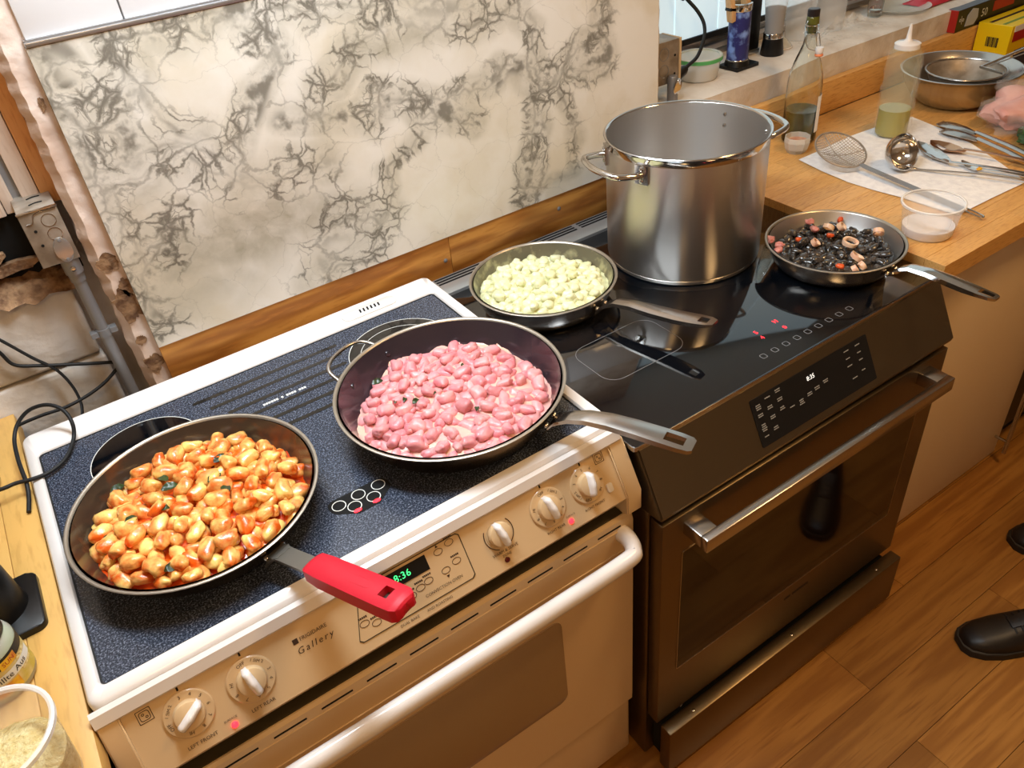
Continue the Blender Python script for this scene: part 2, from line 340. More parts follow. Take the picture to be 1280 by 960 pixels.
def plate(bm, out, h, fr=XY, z0=0., bev=0):
    """outline (u,v) on a frame (origin,u,v), from z0 to z0+h along the frame's normal"""
    O, u, v = fr; n = u.cross(v).normalized()
    a = [bm.verts.new(O+u*x+v*y+n*z0) for x, y in out]; b = [bm.verts.new(O+u*x+v*y+n*(z0+h)) for x, y in out]; k = len(out)
    for i in range(k): bm.faces.new((a[i], a[(i+1) % k], b[(i+1) % k], b[i]))
    t = bm.faces.new(b); bm.faces.new(a[::-1])
    if bev: bmesh.ops.bevel(bm, geom=list(t.edges), offset=bev, segments=2, affect='EDGES', profile=.5)
def ring_plate(bm, o1, o2, z0, z1, fr=XY):
    """frame between outer outline o1 and inner outline o2 (same point count)"""
    O, u, v = fr; n = u.cross(v).normalized()
    L = [[bm.verts.new(O+u*x+v*y+n*z) for x, y in o] for o, z in ((o1, z0), (o1, z1), (o2, z1), (o2, z0))]; k = len(o1)
    for a, b in zip(L, L[1:]+L[:1]):
        for i in range(k): bm.faces.new((a[i], a[(i+1) % k], b[(i+1) % k], b[i]))
def prism_x(bm, poly, x0, x1):
    a = [bm.verts.new((x0, y, z)) for y, z in poly]; b = [bm.verts.new((x1, y, z)) for y, z in poly]; k = len(poly)
    for i in range(k): bm.faces.new((a[i], a[(i+1) % k], b[(i+1) % k], b[i]))
    bm.faces.new(a[::-1]); bm.faces.new(b)
def strap(bm, stations, nt=6, hole=None, sub=4):
    """bent strip; stations (s, z, halfwidth, thick, crown), s along +x; hole=(s0,s1,frac)"""
    st = []
    for a, b in zip(stations, stations[1:]):
        for k in range(sub):
            t = k/sub; st.append([p+(q-p)*t for p, q in zip(a, b)])
    st.append(list(stations[-1])); top = []; bot = []
    for s, z, hw, th, cr in st:
        ts = [-1+2*j/nt for j in range(nt+1)]
        top.append([bm.verts.new((s, hw*t, z+cr*(1-t*t))) for t in ts]); bot.append([bm.verts.new((s, hw*t, z-th+cr*(1-t*t)*.8)) for t in ts])
    def keep(i, j):
        if i < 0 or j < 0 or i >= len(st)-1 or j >= nt: return False
        if hole:
            s = (st[i][0]+st[i+1][0])/2; t = abs(-1+2*(j+.5)/nt)
            if hole[0] < s < hole[1] and t < hole[2]: return False
        return True
    for i in range(len(st)-1):
        for j in range(nt):
            if not keep(i, j): continue
            bm.faces.new((top[i][j], top[i+1][j], top[i+1][j+1], top[i][j+1])); bm.faces.new((bot[i][j], bot[i][j+1], bot[i+1][j+1], bot[i+1][j]))
            for di, dj, p, q in ((-1, 0, (i, j), (i, j+1)), (1, 0, (i+1, j), (i+1, j+1)), (0, -1, (i, j), (i+1, j)), (0, 1, (i, j+1), (i+1, j+1))):
                if not keep(i+di, j+dj): bm.faces.new((top[p[0]][p[1]], top[q[0]][q[1]], bot[q[0]][q[1]], bot[p[0]][p[1]]))
    bmesh.ops.delete(bm, geom=[v for v in bm.verts if not v.link_faces], context='VERTS')
def xf(bm, mtx): bmesh.ops.transform(bm, matrix=mtx, verts=bm.verts)
def frame_m(loc, d, pitch=0):
    """matrix: local +x points along horizontal direction d"""
    return M.Translation(V(loc))@M.Rotation(math.atan2(d[1], d[0]), 4, 'Z')@M.Rotation(pitch, 4, 'Y')
_tc = {}
def text(bm, s, size, O, u, v, align='CENTER', shear=0., off=.0006, space=1.):
    key = (s, align, shear, space)
    if key not in _tc:
        cu = bpy.data.curves.new('t', 'FONT'); cu.body = s; cu.align_x = align; cu.align_y = 'CENTER'; cu.shear = shear; cu.space_character = space; cu.resolution_u = 2
        o = bpy.data.objects.new('t', cu); me = bpy.data.meshes.new_from_object(o)
        _tc[key] = ([p.co.copy() for p in me.vertices], [tuple(p.vertices) for p in me.polygons])
        bpy.data.objects.remove(o); bpy.data.curves.remove(cu); bpy.data.meshes.remove(me)
    vs, fs = _tc[key]; n = u.cross(v).normalized()
    nv = [bm.verts.new(O+u*(p.x*size)+v*(p.y*size)+n*off) for p in vs]
    for f in fs:
        try: bm.faces.new([nv[i] for i in f])
        except ValueError: pass
def grid(bm, nx, ny, fn):
    vs = [[bm.verts.new(fn(i/nx, j/ny)) for j in range(ny+1)] for i in range(nx+1)]
    for i in range(nx):
        for j in range(ny): bm.faces.new((vs[i][j], vs[i+1][j], vs[i+1][j+1], vs[i][j+1]))
    return vs

# ================================================================== THE SETTING
rng = random.Random(4)
bm = B(); box(bm, -1.7, 4.7, -3.6, .6, -.06, -.006); floor = structure('floor', bm, 'void', 'oak plank floor')
PW = .1305; plank_me = {}
y = -.733+PW*6
ri = 0
while y > -3.5:
    x = -1.7-rng.random()*.9
    if ri == 6: x = 1.2946-1.22*3
    if ri == 7: x = 1.75-1.22*3
    while x < 4.7:
        bm = B(); box(bm, .0006, 1.2194, -PW+.0006, -.0006, -.006, 0)
        if 'p' not in plank_me:
            o = obj('plank', bm, 'floorw', floor, smooth=False); plank_me['p'] = o
        else: bm.free(); o = part_copy(plank_me['p'], floor)
        o.location = (x, y, 0); x += 1.22
    y -= PW; ri += 1
def slab(name, x0, x1, y0, y1, z0, z1, mt, label): bm = B(); box(bm, x0, x1, y0, y1, z0, z1); return structure(name, bm, mt, label, smooth=False)
slab('ceiling', -1.7, 4.7, -3.6, .6, 2.5, 2.56, 'ceil', 'plain white ceiling')
slab('wall_left', -1.76, -1.7, -3.6, .6, 0, 2.5, 'paint', 'warm white left wall')
slab('wall_right', 4.7, 4.76, -3.6, .6, 0, 2.5, 'paint', 'warm white right wall')
slab('wall_front', -1.7, 4.7, -3.66, -3.6, 0, 2.5, 'paint', 'warm white wall behind the cook')
wall = slab('wall_back', .262, 1.445, .052, .5, 0, 2.5, 'plaster', 'plastered pier carrying the marble')
slab('wall_back_left', -1.7, .3, .16, .5, 0, 2.5, 'block', 'painted block wall beside the range')
slab('wall_back_right', 1.44, 4.7, .068, .5, 0, 1.05, 'plaster', 'painted plaster wall below the window sill')
slab('wall_back_upper', 1.44, 4.7, .30, .5, 1.05, 2.5, 'window_board', 'wall above the window sill')
# rough pier strip left of the marble, bare patches showing where paint flaked off
bm = B()
def pier(u, v):
    z = .86+v*.95; e = NZ.noise(V((3.1, z*26, 0)))*.006+NZ.noise(V((7.7, z*70, 0)))*.003
    x = .2165+e*(1-u)+(.262-.2165)*u; r = (1-u)
    yy = .046+.018*max(0, r-.72)/.28+NZ.noise(V((x*60, z*40, 1)))*.0022
    return (x, yy, z)
grid(bm, 14, 150, pier)
def pier_side(u, v):
    z = .86+v*.95; e = NZ.noise(V((3.1, z*26, 0)))*.006+NZ.noise(V((7.7, z*70, 0)))*.003
    return (.2165+e+.004*u, .064+.1*u, z)
grid(bm, 3, 150, pier_side); pr = structure('wall_back_edge', bm, 'plaster_pink', 'rough pinkish plaster edge beside the marble')
for k, (z0, x0, w_, h_) in enumerate(((1.138, .240, .038, .030), (1.055, .240, .036, .065), (1.088, .250, .018, .034), (.935, .240, .030, .036), (.985, .236, .016, .02), (1.4, .2475, .008, .02))):
    bm = B(); n = 30; pts = []
    for i in range(n):
        a = 2*PI*i/n; q = 1+.45*NZ.noise(V((math.cos(a)*1.5+k*5, math.sin(a)*1.5, k)))+.3*NZ.noise(V((math.cos(a)*4+k*5, math.sin(a)*4, k)))
        pts.append((min(.2585, x0+w_/2*q*math.cos(a)), z0+h_/2*q*math.sin(a)))
    plate(bm, pts, .0018, (V((0, .0452, 0)), V((1, 0, 0)), V((0, 0, 1)))); obj('bare_patch', bm, 'plaster_bare', pr)
# the right plaster corner behind the slab
bm = B()
grid(bm, 10, 90, lambda u, v: (1.438+.02*min(1, u*1.6)+NZ.noise(V((9, v*40, 2)))*.004*u, .045+.25*max(0, u-.5)/.5+NZ.noise(V((u*9, v*50, 3)))*.002, .885+v*.95))
structure('trim_1', bm, 'plaster', 'rough plaster corner beside the window sill')
# block courses of the left wall
blk = None; wl = bpy.data.objects['wall_back_left']
for r, z0 in enumerate((.80, .95)):
    for c in range(6):
        x0 = .176-.305*(c+1)+(.0 if r else .001)
        bm = B(); box(bm, 0, .300, 0, .05, .003, .146, .006, 2)
        for v in bm.verts: v.co += V((NZ.noise(v.co*23+V((r, c, 0))), NZ.noise(v.co*29+V((c, 1, r))), NZ.noise(v.co*31)))*.004
        o = obj('block', bm, 'block', wl, local=True, ang=60); o.location = (x0, .117, z0)
# broken ledge above the blocks
bm = B(); grid(bm, 60, 8, lambda u, v: (-.6+u*.79, .150-.05*(1-v)-.012*NZ.noise(V((u*30, v*3, 5))), 1.093+.05*v+.014*NZ.noise(V((u*26, v*4, 0)))))
structure('trim_2', bm, 'plaster_bare', 'broken brown plaster ledge over the blocks')
bm = B(); box(bm, -.7, .205, .135, .16, 1.11, 1.30); structure('trim_3', bm, 'void', 'black board painted as the dark gap behind the metal box')  # black board in place of the dark hollow behind the box
for k, (x0, z0, w_, h_) in enumerate(((.06, 1.172, .09, .03), (.10, 1.150, .1, .018), (-.06, 1.168, .12, .03))):
    bm = B(); pts = [(x0+w_/2*math.cos(a)*(1+.5*NZ.noise(V((math.cos(a)*2, math.sin(a)*2, k)))), z0+h_/2*math.sin(a)*(1+.6*NZ.noise(V((math.cos(a)*2, math.sin(a)*2, k+9))))) for a in [2*PI*i/20 for i in range(20)]]
    plate(bm, pts, .012, (V((0, .132, 0)), V((1, 0, 0)), V((0, 0, 1)))); obj('plaster_chunk', bm, 'plaster_bare', bpy.data.objects['trim_2'])
# boards of the old frame above the metal box
for x0, x1, y0, mt in ((.193, .219, .118, 'orange_wood'), (.166, .192, .122, 'beige_wood'), (.136, .1535, .122, 'beige_wood'), (.112, .135, .115, 'beige_wood'), (.0, .111, .12, 'beige_wood')):
    bm = B(); box(bm, x0, x1, y0, .16, 1.235, 2.2, .002); o = structure('trim_4', bm, mt, 'vertical timber board of the old frame')
bm = B(); box(bm, .1535, .166, .132, .16, 1.235, 2.2); structure('trim_5', bm, 'emt', 'grey strip filling the gap between the boards')  # the gap line between the boards, filled with a grey strip
# tiles above the marble
for x0, x1 in ((.262, .3965), (.399, .72), (.7225, 1.043), (1.0455, 1.43)):
    bm = B(); box(bm, x0, x1, .038, .056, 1.486, 1.80, .0012); obj('tile', bm, 'tile', wall)
bm = B(); box(bm, .258, 1.43, .028, .054, 1.4775, 1.4835, .001); box(bm, .258, 1.43, .034, .054, 1.4835, 1.486); structure('trim_6', bm, 'alu', 'thin metal channel above the marble')

# marble slab
VE = [((0, 100), (60, 95), (30, 110), (75, 105)), ((180, 80), (200, 120), (210, 150), (160, 190), (110, 190), (60, 250), (90, 290), (190, 290), (180, 260), (110, 250)),
 ((430, 290), (445, 240), (460, 200), (480, 155), (500, 110), (490, 60), (440, 60)), ((250, 60), (330, 40), (420, 10), (480, 60)), ((240, 180), (330, 280), (380, 300), (420, 310)),
 ((600, 180), (640, 120), (700, 70), (740, 10)), ((520, 240), (600, 235), (690, 235), (760, 190), (800, 230), (900, 240)), ((690, 200), (760, 190), (830, 215), (900, 180), (960, 140), (1010, 155), (1030, 170)),
 ((720, 480), (725, 330), (760, 300), (800, 260)), ((1000, 400), (1020, 300), (1030, 200), (1060, 160), (1110, 100), (1150, 60), (1170, 0)), ((1110, 140), (1165, 130), (1150, 80), (1120, 90)),
 ((1030, 160), (1020, 60), (990, 30), (980, 0)), ((760, 40), (860, 60), (940, 40), (990, 0)), ((1100, 290), (1105, 340), (1040, 360), (990, 410)), ((100, 400), (200, 380), (320, 300), (440, 370), (520, 350), (600, 330)),
 ((300, 440), (280, 500), (220, 560), (280, 640), (240, 680)), ((600, 480), (650, 430), (720, 440), (680, 520), (600, 550)), ((120, 360), (250, 300), (350, 290)), ((0, 120), (50, 180), (30, 230), (110, 300), (150, 380), (230, 480), (240, 560)),
 ((500, 20), (620, 0), (700, 20), (800, 0), (900, 20)), ((1060, 170), (1090, 230), (1105, 290))]
VW = [1.15*k for k in [.7, .95, 1., .8, .6, .7, .85, .85, .6, 1.15, 1.15, .6, .6, .5, .55, .8, .6, .6, .75, .6, .55]]
VR = [.022, .030, .022, .030, .016, .030, .024, .024, .020, .024, .028, .02, .024, .016, .045, .03, .045, .035, .035, .03, .018]
WA = [((330, 500), (520, 420), .06, .9), ((560, 430), (640, 420), .05, .7), ((240, 620), (420, 560), .05, .45), ((650, 120), (780, 70), .035, .7), ((300, 520), (500, 470), .05, .8), ((620, 500), (700, 460), .04, .4)]
def zpt(p): q = at(30+p[0]/1.6, p[1]/1.6, 'y', .03); return np.array((q.x, q.z))
mx0, mx1, mz0, mz1 = .2575, 1.4394, .9657, 1.4767; nx, nz = 520, 226
bm = B(); grid(bm, nx, nz, lambda u, v: (mx0+u*(mx1-mx0), .03, mz0+v*(mz1-mz0)))
bm.verts.ensure_lookup_table(); P2 = np.array([(v.co.x, v.co.z) for v in bm.verts])
def segd(p, a, b):
    d = b-a; t = np.clip(((p-a)@d)/(d@d), 0, 1); return np.linalg.norm(p-(a+t[:, None]*d), axis=1)
jit = np.array([(NZ.noise(V((x*14, z*14, 0))), NZ.noise(V((x*14, z*14, 9)))) for x, z in P2])*.022; PJ = P2+jit
vein = np.zeros(len(P2))+.0; line = np.zeros(len(P2)); PK = PJ+np.array([(NZ.noise(V((x*55, z*55, 3))), NZ.noise(V((x*55, z*55, 5)))) for x, z in P2])*.009
for pl, w_, r_ in zip(VE, VW, VR):
    q = [zpt(p) for p in pl]; d = np.min([segd(PJ, a, b) for a, b in zip(q, q[1:])], axis=0)
    dk = np.min([segd(PK, a, b) for a, b in zip(q, q[1:])], axis=0); line = np.maximum(line, min(1, w_)*np.exp(-(dk/.0032)**2))
    vein = np.maximum(vein, w_*np.exp(-(d/(r_*1.3))**2))
wash = np.zeros(len(P2))
for a, b, r_, s_ in WA: wash = np.maximum(wash, s_*np.exp(-(segd(PJ, zpt(a), zpt(b))/r_)**2))
soft = 1-np.clip((P2[:, 0]-(zpt((1175, 100))[0]-.03+.10*(mz1-P2[:, 1])))/.05, 0, .88)
bnd = [e for e in bm.edges if e.is_boundary]
ex = bmesh.ops.extrude_edge_only(bm, edges=bnd)['geom']
for v in ex:
    if isinstance(v, bmesh.types.BMVert): v.co.y = .051
nv = len(bm.verts)
slabo = single('marble_slab', bm, 'marble', 'large white marble slab with dark grey veins fixed to the wall', 'marble slab', (.85, .05, .9657), ang=30)
for nme, arr in (('vein', vein), ('wash', wash), ('soft', soft), ('line', line)):
    a = slabo.data.attributes.new(nme, 'FLOAT', 'POINT'); full = np.ones(nv); full[:len(arr)] = arr; a.data.foreach_set('value', full.astype(np.float32))
# pine strip under the marble
t = thing('pine_strip', 'grained pine board running along the wall under the marble slab', 'board', (.85, .045, .88))
bm = B(); box(bm, .2575, .862, .034, .051, .868, .9645, .001); obj('plank', bm, 'pine', t)
bm = B(); box(bm, .863, 1.4394, .034, .051, .868, .9645, .001); obj('plank', bm, 'pine', t)
for x, z in ((.848, .913), (1.15, .93)):
    bm = B(); lathe(bm, [(0, .002), (.003, .0015), (.0048, 0), (.0048, -.003), (0, -.003)], 14, (x, .0335, z), M.Rotation(PI/2, 4, 'X')); obj('screw', bm, 'emt', t)

# window sill and boarded window
bm = B(); grid(bm, 90, 12, lambda u, v: (1.44+u*3.26, .058+v*.25, 1.06-(.010*max(0, .2-v)/.2)+NZ.noise(V((u*90, v*8, 1)))*.0016))
grid(bm, 90, 6, lambda u, v: (1.44+u*3.26, .058+.002*NZ.noise(V((u*120, v*9, 7)))+.004*(1-v), .90+v*.15)); structure('trim_7', bm, 'plaster', 'rough painted window sill')
WY = .262
wf = structure('window_1', (lambda b: (box(b, 1.46, 3.4, WY+.01, WY+.03, 1.06, 1.115), b)[1])(B()), 'steel', 'boarded window over the sill')
for x0, x1 in ((1.46, 1.705), (1.708, 1.86), (1.863, 2.4), (2.403, 3.4)):
    bm = B(); box(bm, x0, x1, WY, WY+.02, 1.128, 2.4, .002); obj('pane', bm, 'window_pane', wf)
bm = B(); box(bm, 1.46, 3.4, WY-.004, WY+.02, 1.114, 1.128); obj('seal', bm, 'black_rubber', wf)
bm = B(); box(bm, 1.46, 3.4, WY-.012, WY+.02, 1.085, 1.098, .002); obj('rail', bm, 'alu', wf)
# ================================================================== LEFT RANGE (cream, glass cooktop)
LR = thing('electric_range', 'cream electric range with speckled blue glass cooktop and white knobs', 'range', (.39, -.32, 0))
Z1 = .915
bm = B(); box(bm, .008, .774, -.612, -.01, .03, .892, .003); obj('body', bm, 'cream', LR)
bm = B(); box(bm, .03, .75, -.58, -.05, 0, .03); obj('plinth', bm, 'void', LR)
bm = B(); o1 = rrect(0, .782, -.609, 0, .016); o1b = rrect(.004, .778, -.605, -.004, .014); o2 = rrect(.019, .7585, -.5855, -.068, .008); o2b = rrect(.0165, .761, -.588, -.0655, .009)
def loopstack(bm, L):
    R_ = [[bm.verts.new((x, y, z)) for x, y in o] for o, z in L]
    for a, b in zip(R_, R_[1:]):
        for i in range(len(a)): bm.faces.new((a[i], a[(i+1) % len(a)], b[(i+1) % len(a)], b[i]))
loopstack(bm, [(o1, .893), (o1, .912), (o1b, .918), (o2b, .9195), (o2, .9165), (o2, .905)]); fr_ = obj('cooktop_frame', bm, 'white', LR, ang=50)
bm = B(); plate(bm, rrect(.0185, .759, -.586, -.0675, .008), .006, z0=.9085); glass = obj('cooktop_glass', bm, 'speckle', LR)
bm = B(); ring_plate(bm, rrect(.0186, .7588, -.5858, -.0678, .008), rrect(.0215, .756, -.583, -.0705, .007), .9146, .9152); obj('seal', bm, 'black_rubber', glass)
ZG = .9146
def burner(cx, cy, r, dbl=False):
    bm = B(); plate(bm, ell(cx, cy, r, r, 56), .0004, z0=ZG); z = obj('burner_zone', bm, 'glassblk', glass)
    bm = B(); ring_plate(bm, ell(cx, cy, r+.0012, r+.0012, 56), ell(cx, cy, r, r, 56), ZG, ZG+.0006)
    if dbl: ring_plate(bm, ell(cx, cy, r*.78+.001, r*.78+.001, 56), ell(cx, cy, r*.78, r*.78, 56), ZG, ZG+.0006)
    obj('burner_ring', bm, 'white_print', glass)
burner(.168, -.178, .085); burner(.622, -.200, .097, True); burner(.212, -.395, .092); burner(.60, -.45, .085)
for k in range(6):
    x0, x1 = .262+.0215*k, (.532, .528, .524, .52, .5, .47)[k]; yy = -.106-.0322*k
    bm = B(); plate(bm, rrect(x0, x1, yy-.0042, yy+.0042, .004, 3), .0004, z0=ZG); obj('vent_stripe', bm, 'glassblk', glass)
bm = B()
for k in range(17):
    if k in (6, 8, 13): continue
    x = .36+k*.0046; box(bm, x, x+.0036, -.1925, -.1875, ZG, ZG+.0006)
obj('printed_line', bm, 'white_print', glass)
# hot surface indicator
bm = B(); plate(bm, [(.350, -.489), (.352, -.482), (.360, -.478), (.430, -.478), (.440, -.482), (.444, -.489), (.444, -.500), (.440, -.507), (.415, -.525), (.382, -.525), (.356, -.507), (.351, -.500)], .0005, z0=ZG); ind = obj('heat_indicator', bm, 'void', glass)
for x, y_ in ((.365, -.4935), (.397, -.4905), (.429, -.4905), (.383, -.5085), (.413, -.5085)):
    bm = B(); ring_plate(bm, ell(x, y_, .0105, .0105), ell(x, y_, .0093, .0093), ZG, ZG+.0009); obj('indicator_ring', bm, 'white_print', ind)
for x in (.383, .413):
    bm = B(); plate(bm, ell(x, -.519, .006, .003), .0012, z0=ZG); obj('indicator_light', bm, 'red_led', ind)
# back vent on the frame
bm = B(); plate(bm, rrect(.575, .69, -.058, -.022, .016), .0035, z0=.9185, bev=.003); bv = obj('rear_vent', bm, 'white', LR)
for k in range(6):
    x = .611+k*.0079; bm = B(); plate(bm, [(x, -.046), (x+.0035, -.046), (x+.0055, -.034), (x+.002, -.034)], .0006, z0=.922); obj('slot', bm, 'void', bv)
# front trim, control panel
bm = B(); prism_x(bm, [(-.6105, .900), (-.6105, .9125), (-.613, .9145), (-.619, .912), (-.6245, .898), (-.622, .893), (-.60, .885)], -.003, .775); obj('front_trim', bm, 'white', LR)
PO, PVd = V((0, -.616, .893)), V((0, -.046, -.077)).normalized(); PU = V((1, 0, 0)); PUP = -PVd; PN = PU.cross(PUP)
def pp(x, s, off=0): return PO+PU*x+PVd*s+PN*off
pe = pp(0, .0925)
bm = B(); prism_x(bm, [(PO.y, PO.z), (pe.y, pe.z), (pe.y+.004, pe.z-.008), (-.60, .800), (-.60, .893)], .022, .752); panel = obj('control_panel', bm, 'cream', LR)
for x0, x1 in ((-.003, .0222), (.7518, .781)):
    bm = B(); prism_x(bm, [(PO.y-.004, PO.z+.004), (-.667, .817), (-.667, .777), (-.655, .775), (-.60, .775), (-.60, .893)], x0, x1); bmesh.ops.bevel(bm, geom=bm.edges[:], offset=.002, segments=2, affect='EDGES'); obj('end_cap', bm, 'cream', LR)
bm = B(); prism_x(bm, [(-.60, .812), (-.632, .812), (-.632, .7735), (-.6535, .7735), (-.6535, .7715), (-.60, .7715)], .022, .752); obj('painted_shade_strip', bm, 'shade_and_bezel_olive', LR)  # dark strip in the recess and over the door top, painting the panel's shade
PF = (PO, PU, PUP)
def on_panel(lst): return [(x, -s) for x, s in lst]
def knob(x, s, r, g, ang, small=False, marks=()):
    k = None; ctr = pp(x, s); R3 = M((PU, PUP, PN)).transposed().to_4x4()
    bm = B(); lathe(bm, [(0, .0), (r, 0), (r, .0022), (r*.95, .0035), (0, .0035)], 40, ctr, R3) if not small else lathe(bm, [(0, 0), (r*1.06, 0), (r*1.06, .0012), (0, .0012)], 40, ctr, R3)
    k = obj('knob', bm, 'cream', LR)
    bm = B(); lathe(bm, [(g, .003), (g, .009), (g*.92, .0125), (g*.6, .0145), (0, .015)], 36); 
    ring2 = bm
    xf(ring2, M.Translation(ctr)@R3); obj('knob_base', ring2, 'cream', k)
    bm = B(); hw = g*.30; hl = g*1.02; strap(bm, [(-hl, .012, hw*.55, .01, .004), (-hl*.85, .018, hw*.9, .016, .005), (0, .0215, hw, .019, .005), (hl*.85, .018, hw*.9, .016, .005), (hl, .012, hw*.55, .01, .004)], 6)
    xf(bm, M.Translation(ctr)@R3@M.Rotation(rad(ang), 4, 'Z')); obj('grip', bm, 'white', k, ang=60)
    bm = B()
    for a, s_, sz in marks:
        q = rad(a); rr = r*.79
        O = pp(x, s, .0035)+PU*(rr*math.cos(q))+PUP*(rr*math.sin(q)); u = (PU*math.cos(q-PI/2)+PUP*math.sin(q-PI/2)); text(bm, s_, sz, O, u, PN.cross(u))
    if marks: obj('dial_print', bm, 'print', k)
    return k
def dial(off): return [(off, 'OFF', .0062), (off-48, '1 SIM 2', .0055), (off-95, '3', .0062), (off-125, '4', .0062), (off-155, '5', .0062), (off-190, '6', .0062), (off-225, '7', .0062), (off-258, '8', .0062), (off-295, 'HI', .0062)]
knob(.0885, .0405, .0300, .0185, 32, marks=dial(190)); knob(.166, .0425, .0300, .0185, 100, marks=dial(100))
knob(.6238, .0405, .0300, .0185, 100, marks=dial(100)); knob(.6975, .0395, .0300, .0185, 80, marks=dial(250))
kw = knob(.538, .0385, .0190, .0182, 100, True)
bm = B()
for a0, a1 in ((-60, 40), (150, 250)):
    tube(bm, [pp(.538, .0385, .0008)+PU*(.0235*math.cos(rad(a0+(a1-a0)*k/12)))+PUP*(.0235*math.sin(rad(a0+(a1-a0)*k/12))) for k in range(13)], .0006, 6)
obj('scale_mark', bm, 'print', kw)
for x in (.0885, .166, .6238, .6975):
    bm = B(); q = [(x-.0012, .0005), (x+.0012, .0005), (x+.0012, .0095), (x-.0012, .0095)]; plate(bm, on_panel(q)[::-1], .0006, PF); obj('pointer_mark', bm, 'void', panel)
for s_, x, s, sz in (('LEFT FRONT', .0885, .0805, .0066), ('LEFT REAR', .166, .0805, .0066), ('RIGHT REAR', .6238, .0775, .0058), ('RIGHT FRONT', .6975, .0765, .0058), ('WARM & SERVE', .538, .0655, .0062), ('ZONE', .538, .0722, .0055), ('SURFACE', .1255, .0745, .004), ('SURFACE', .653, .070, .004)):
    bm = B(); text(bm, s_, sz, pp(x, s, .0004), PU, PUP); obj('printed_text', bm, 'print', panel)
bm = B(); q = on_panel([(.2275, .0255), (.2345, .0255), (.2345, .0325), (.2275, .0325)]); plate(bm, q[::-1], .0006, PF)
text(bm, 'FRIGIDAIRE', .0074, pp(.2365, .029, .0004), PU, PUP, 'LEFT'); text(bm, 'Gallery', .0125, pp(.2275, .043, .0004), PU, PUP, 'LEFT', .25, space=1.35); obj('brand_text', bm, 'print', panel)
for x, s, mt in ((.1272, .0835, 'red_led'), (.6512, .0785, 'red_led'), (.5353, .0795, 'red_off')):
    bm = B(); lathe(bm, [(.0042, 0), (.0042, .001), (.003, .002), (0, .0025)], 18, pp(x, s), M((PU, PUP, PN)).transposed().to_4x4()); obj('indicator_lamp', bm, mt, panel)
for x, s in ((.046, .0165), (.7315, .0125)):
    bm = B(); ring_plate(bm, [(a, b-s) for a, b in rrect(x-.0085, x+.0085, -.0085, .0085, .001)], [(a, b-s) for a, b in rrect(x-.0078, x+.0078, -.0078, .0078, .001)], 0, .0005, PF)
    ring_plate(bm, [(a, b-s) for a, b in rrect(x-.006, x+.006, -.006, .006, .003)], [(a, b-s) for a, b in rrect(x-.0053, x+.0053, -.0053, .0053, .0026)], 0, .0005, PF)
    for dx, ds in ((-.0015, .002), (.002, -.002)): ring_plate(bm, ell(x+dx, ds-s, .0017, .0017, 10), ell(x+dx, ds-s, .001, .001, 10), 0, .0005, PF)
    obj('burner_symbol', bm, 'print', panel)
bm = B(); plate(bm, [(a, b-.063) for a, b in rrect(.7315-.005, .7315+.005, -.007, .007, .002)], .003, PF, bev=.0008); obj('light_switch', bm, 'white', panel)
# clock panel
bm = B(); out = [(.330, -.0065), (.479, -.0065), (.4835, -.010), (.4835, -.0735), (.479, -.0775), (.307, -.0775), (.3025, -.0735), (.325, -.010)][::-1]
cx, cy = .393, -.042; inn = [(cx+(x-cx)*.988, cy+(y_-cy)*.97) for x, y_ in out]; ring_plate(bm, out, inn, 0, .0009, PF); obj('clock_bezel', bm, 'shade_and_bezel_olive', panel)
bm = B(); plate(bm, on_panel([(.348, .0115), (.4275, .0115), (.4275, .0335), (.348, .0335)])[::-1], .0008, PF); disp = obj('clock_display', bm, 'black', panel)
bm = B(); text(bm, '8:36', .0142, pp(.3885, .0225, .001), PU, PUP, space=1.05); obj('clock_digits', bm, 'green_led', disp)
for x, s in ((.447, .018), (.466, .0135), (.447, .047), (.466, .0425), (.330, .0235), (.344, .046), (.318, .055), (.333, .062), (.405, .0505), (.419, .0475), (.39, .055)):
    bm = B(); ring_plate(bm, ell(x, -s, .0068, .0048, 20), ell(x, -s, .0062, .0042, 20), 0, .0006, PF)
    for k in range(5):
        if (x, s) not in ((.447, .018), (.447, .047)): box_ = [(x-.006+k*.0026, -s+.0072), (x-.004+k*.0026, -s+.0072), (x-.004+k*.0026, -s+.0098), (x-.006+k*.0026, -s+.0098)]; plate(bm, box_, .0004, PF)
    obj('touch_button', bm, 'print', panel)
bm = B()
for x, s, d in ((.447, .0095, 1), (.447, .0565, -1)): plate(bm, [(x-.0022, -s-.002*d), (x+.0022, -s-.002*d), (x, -s+.002*d)][::d], .0006, PF)
obj('arrow_mark', bm, 'print', panel); bm = B(); text(bm, 'CONVECTION OVEN', .0062, pp(.436, .0655, .0004), PU, PUP); obj('panel_text', bm, 'print', panel); bm = B(); text(bm, 'DUAL BAKE        AND ROASTING', .0055, pp(.40, .0845, .0004), PU, PUP); obj('panel_text', bm, 'print', panel)
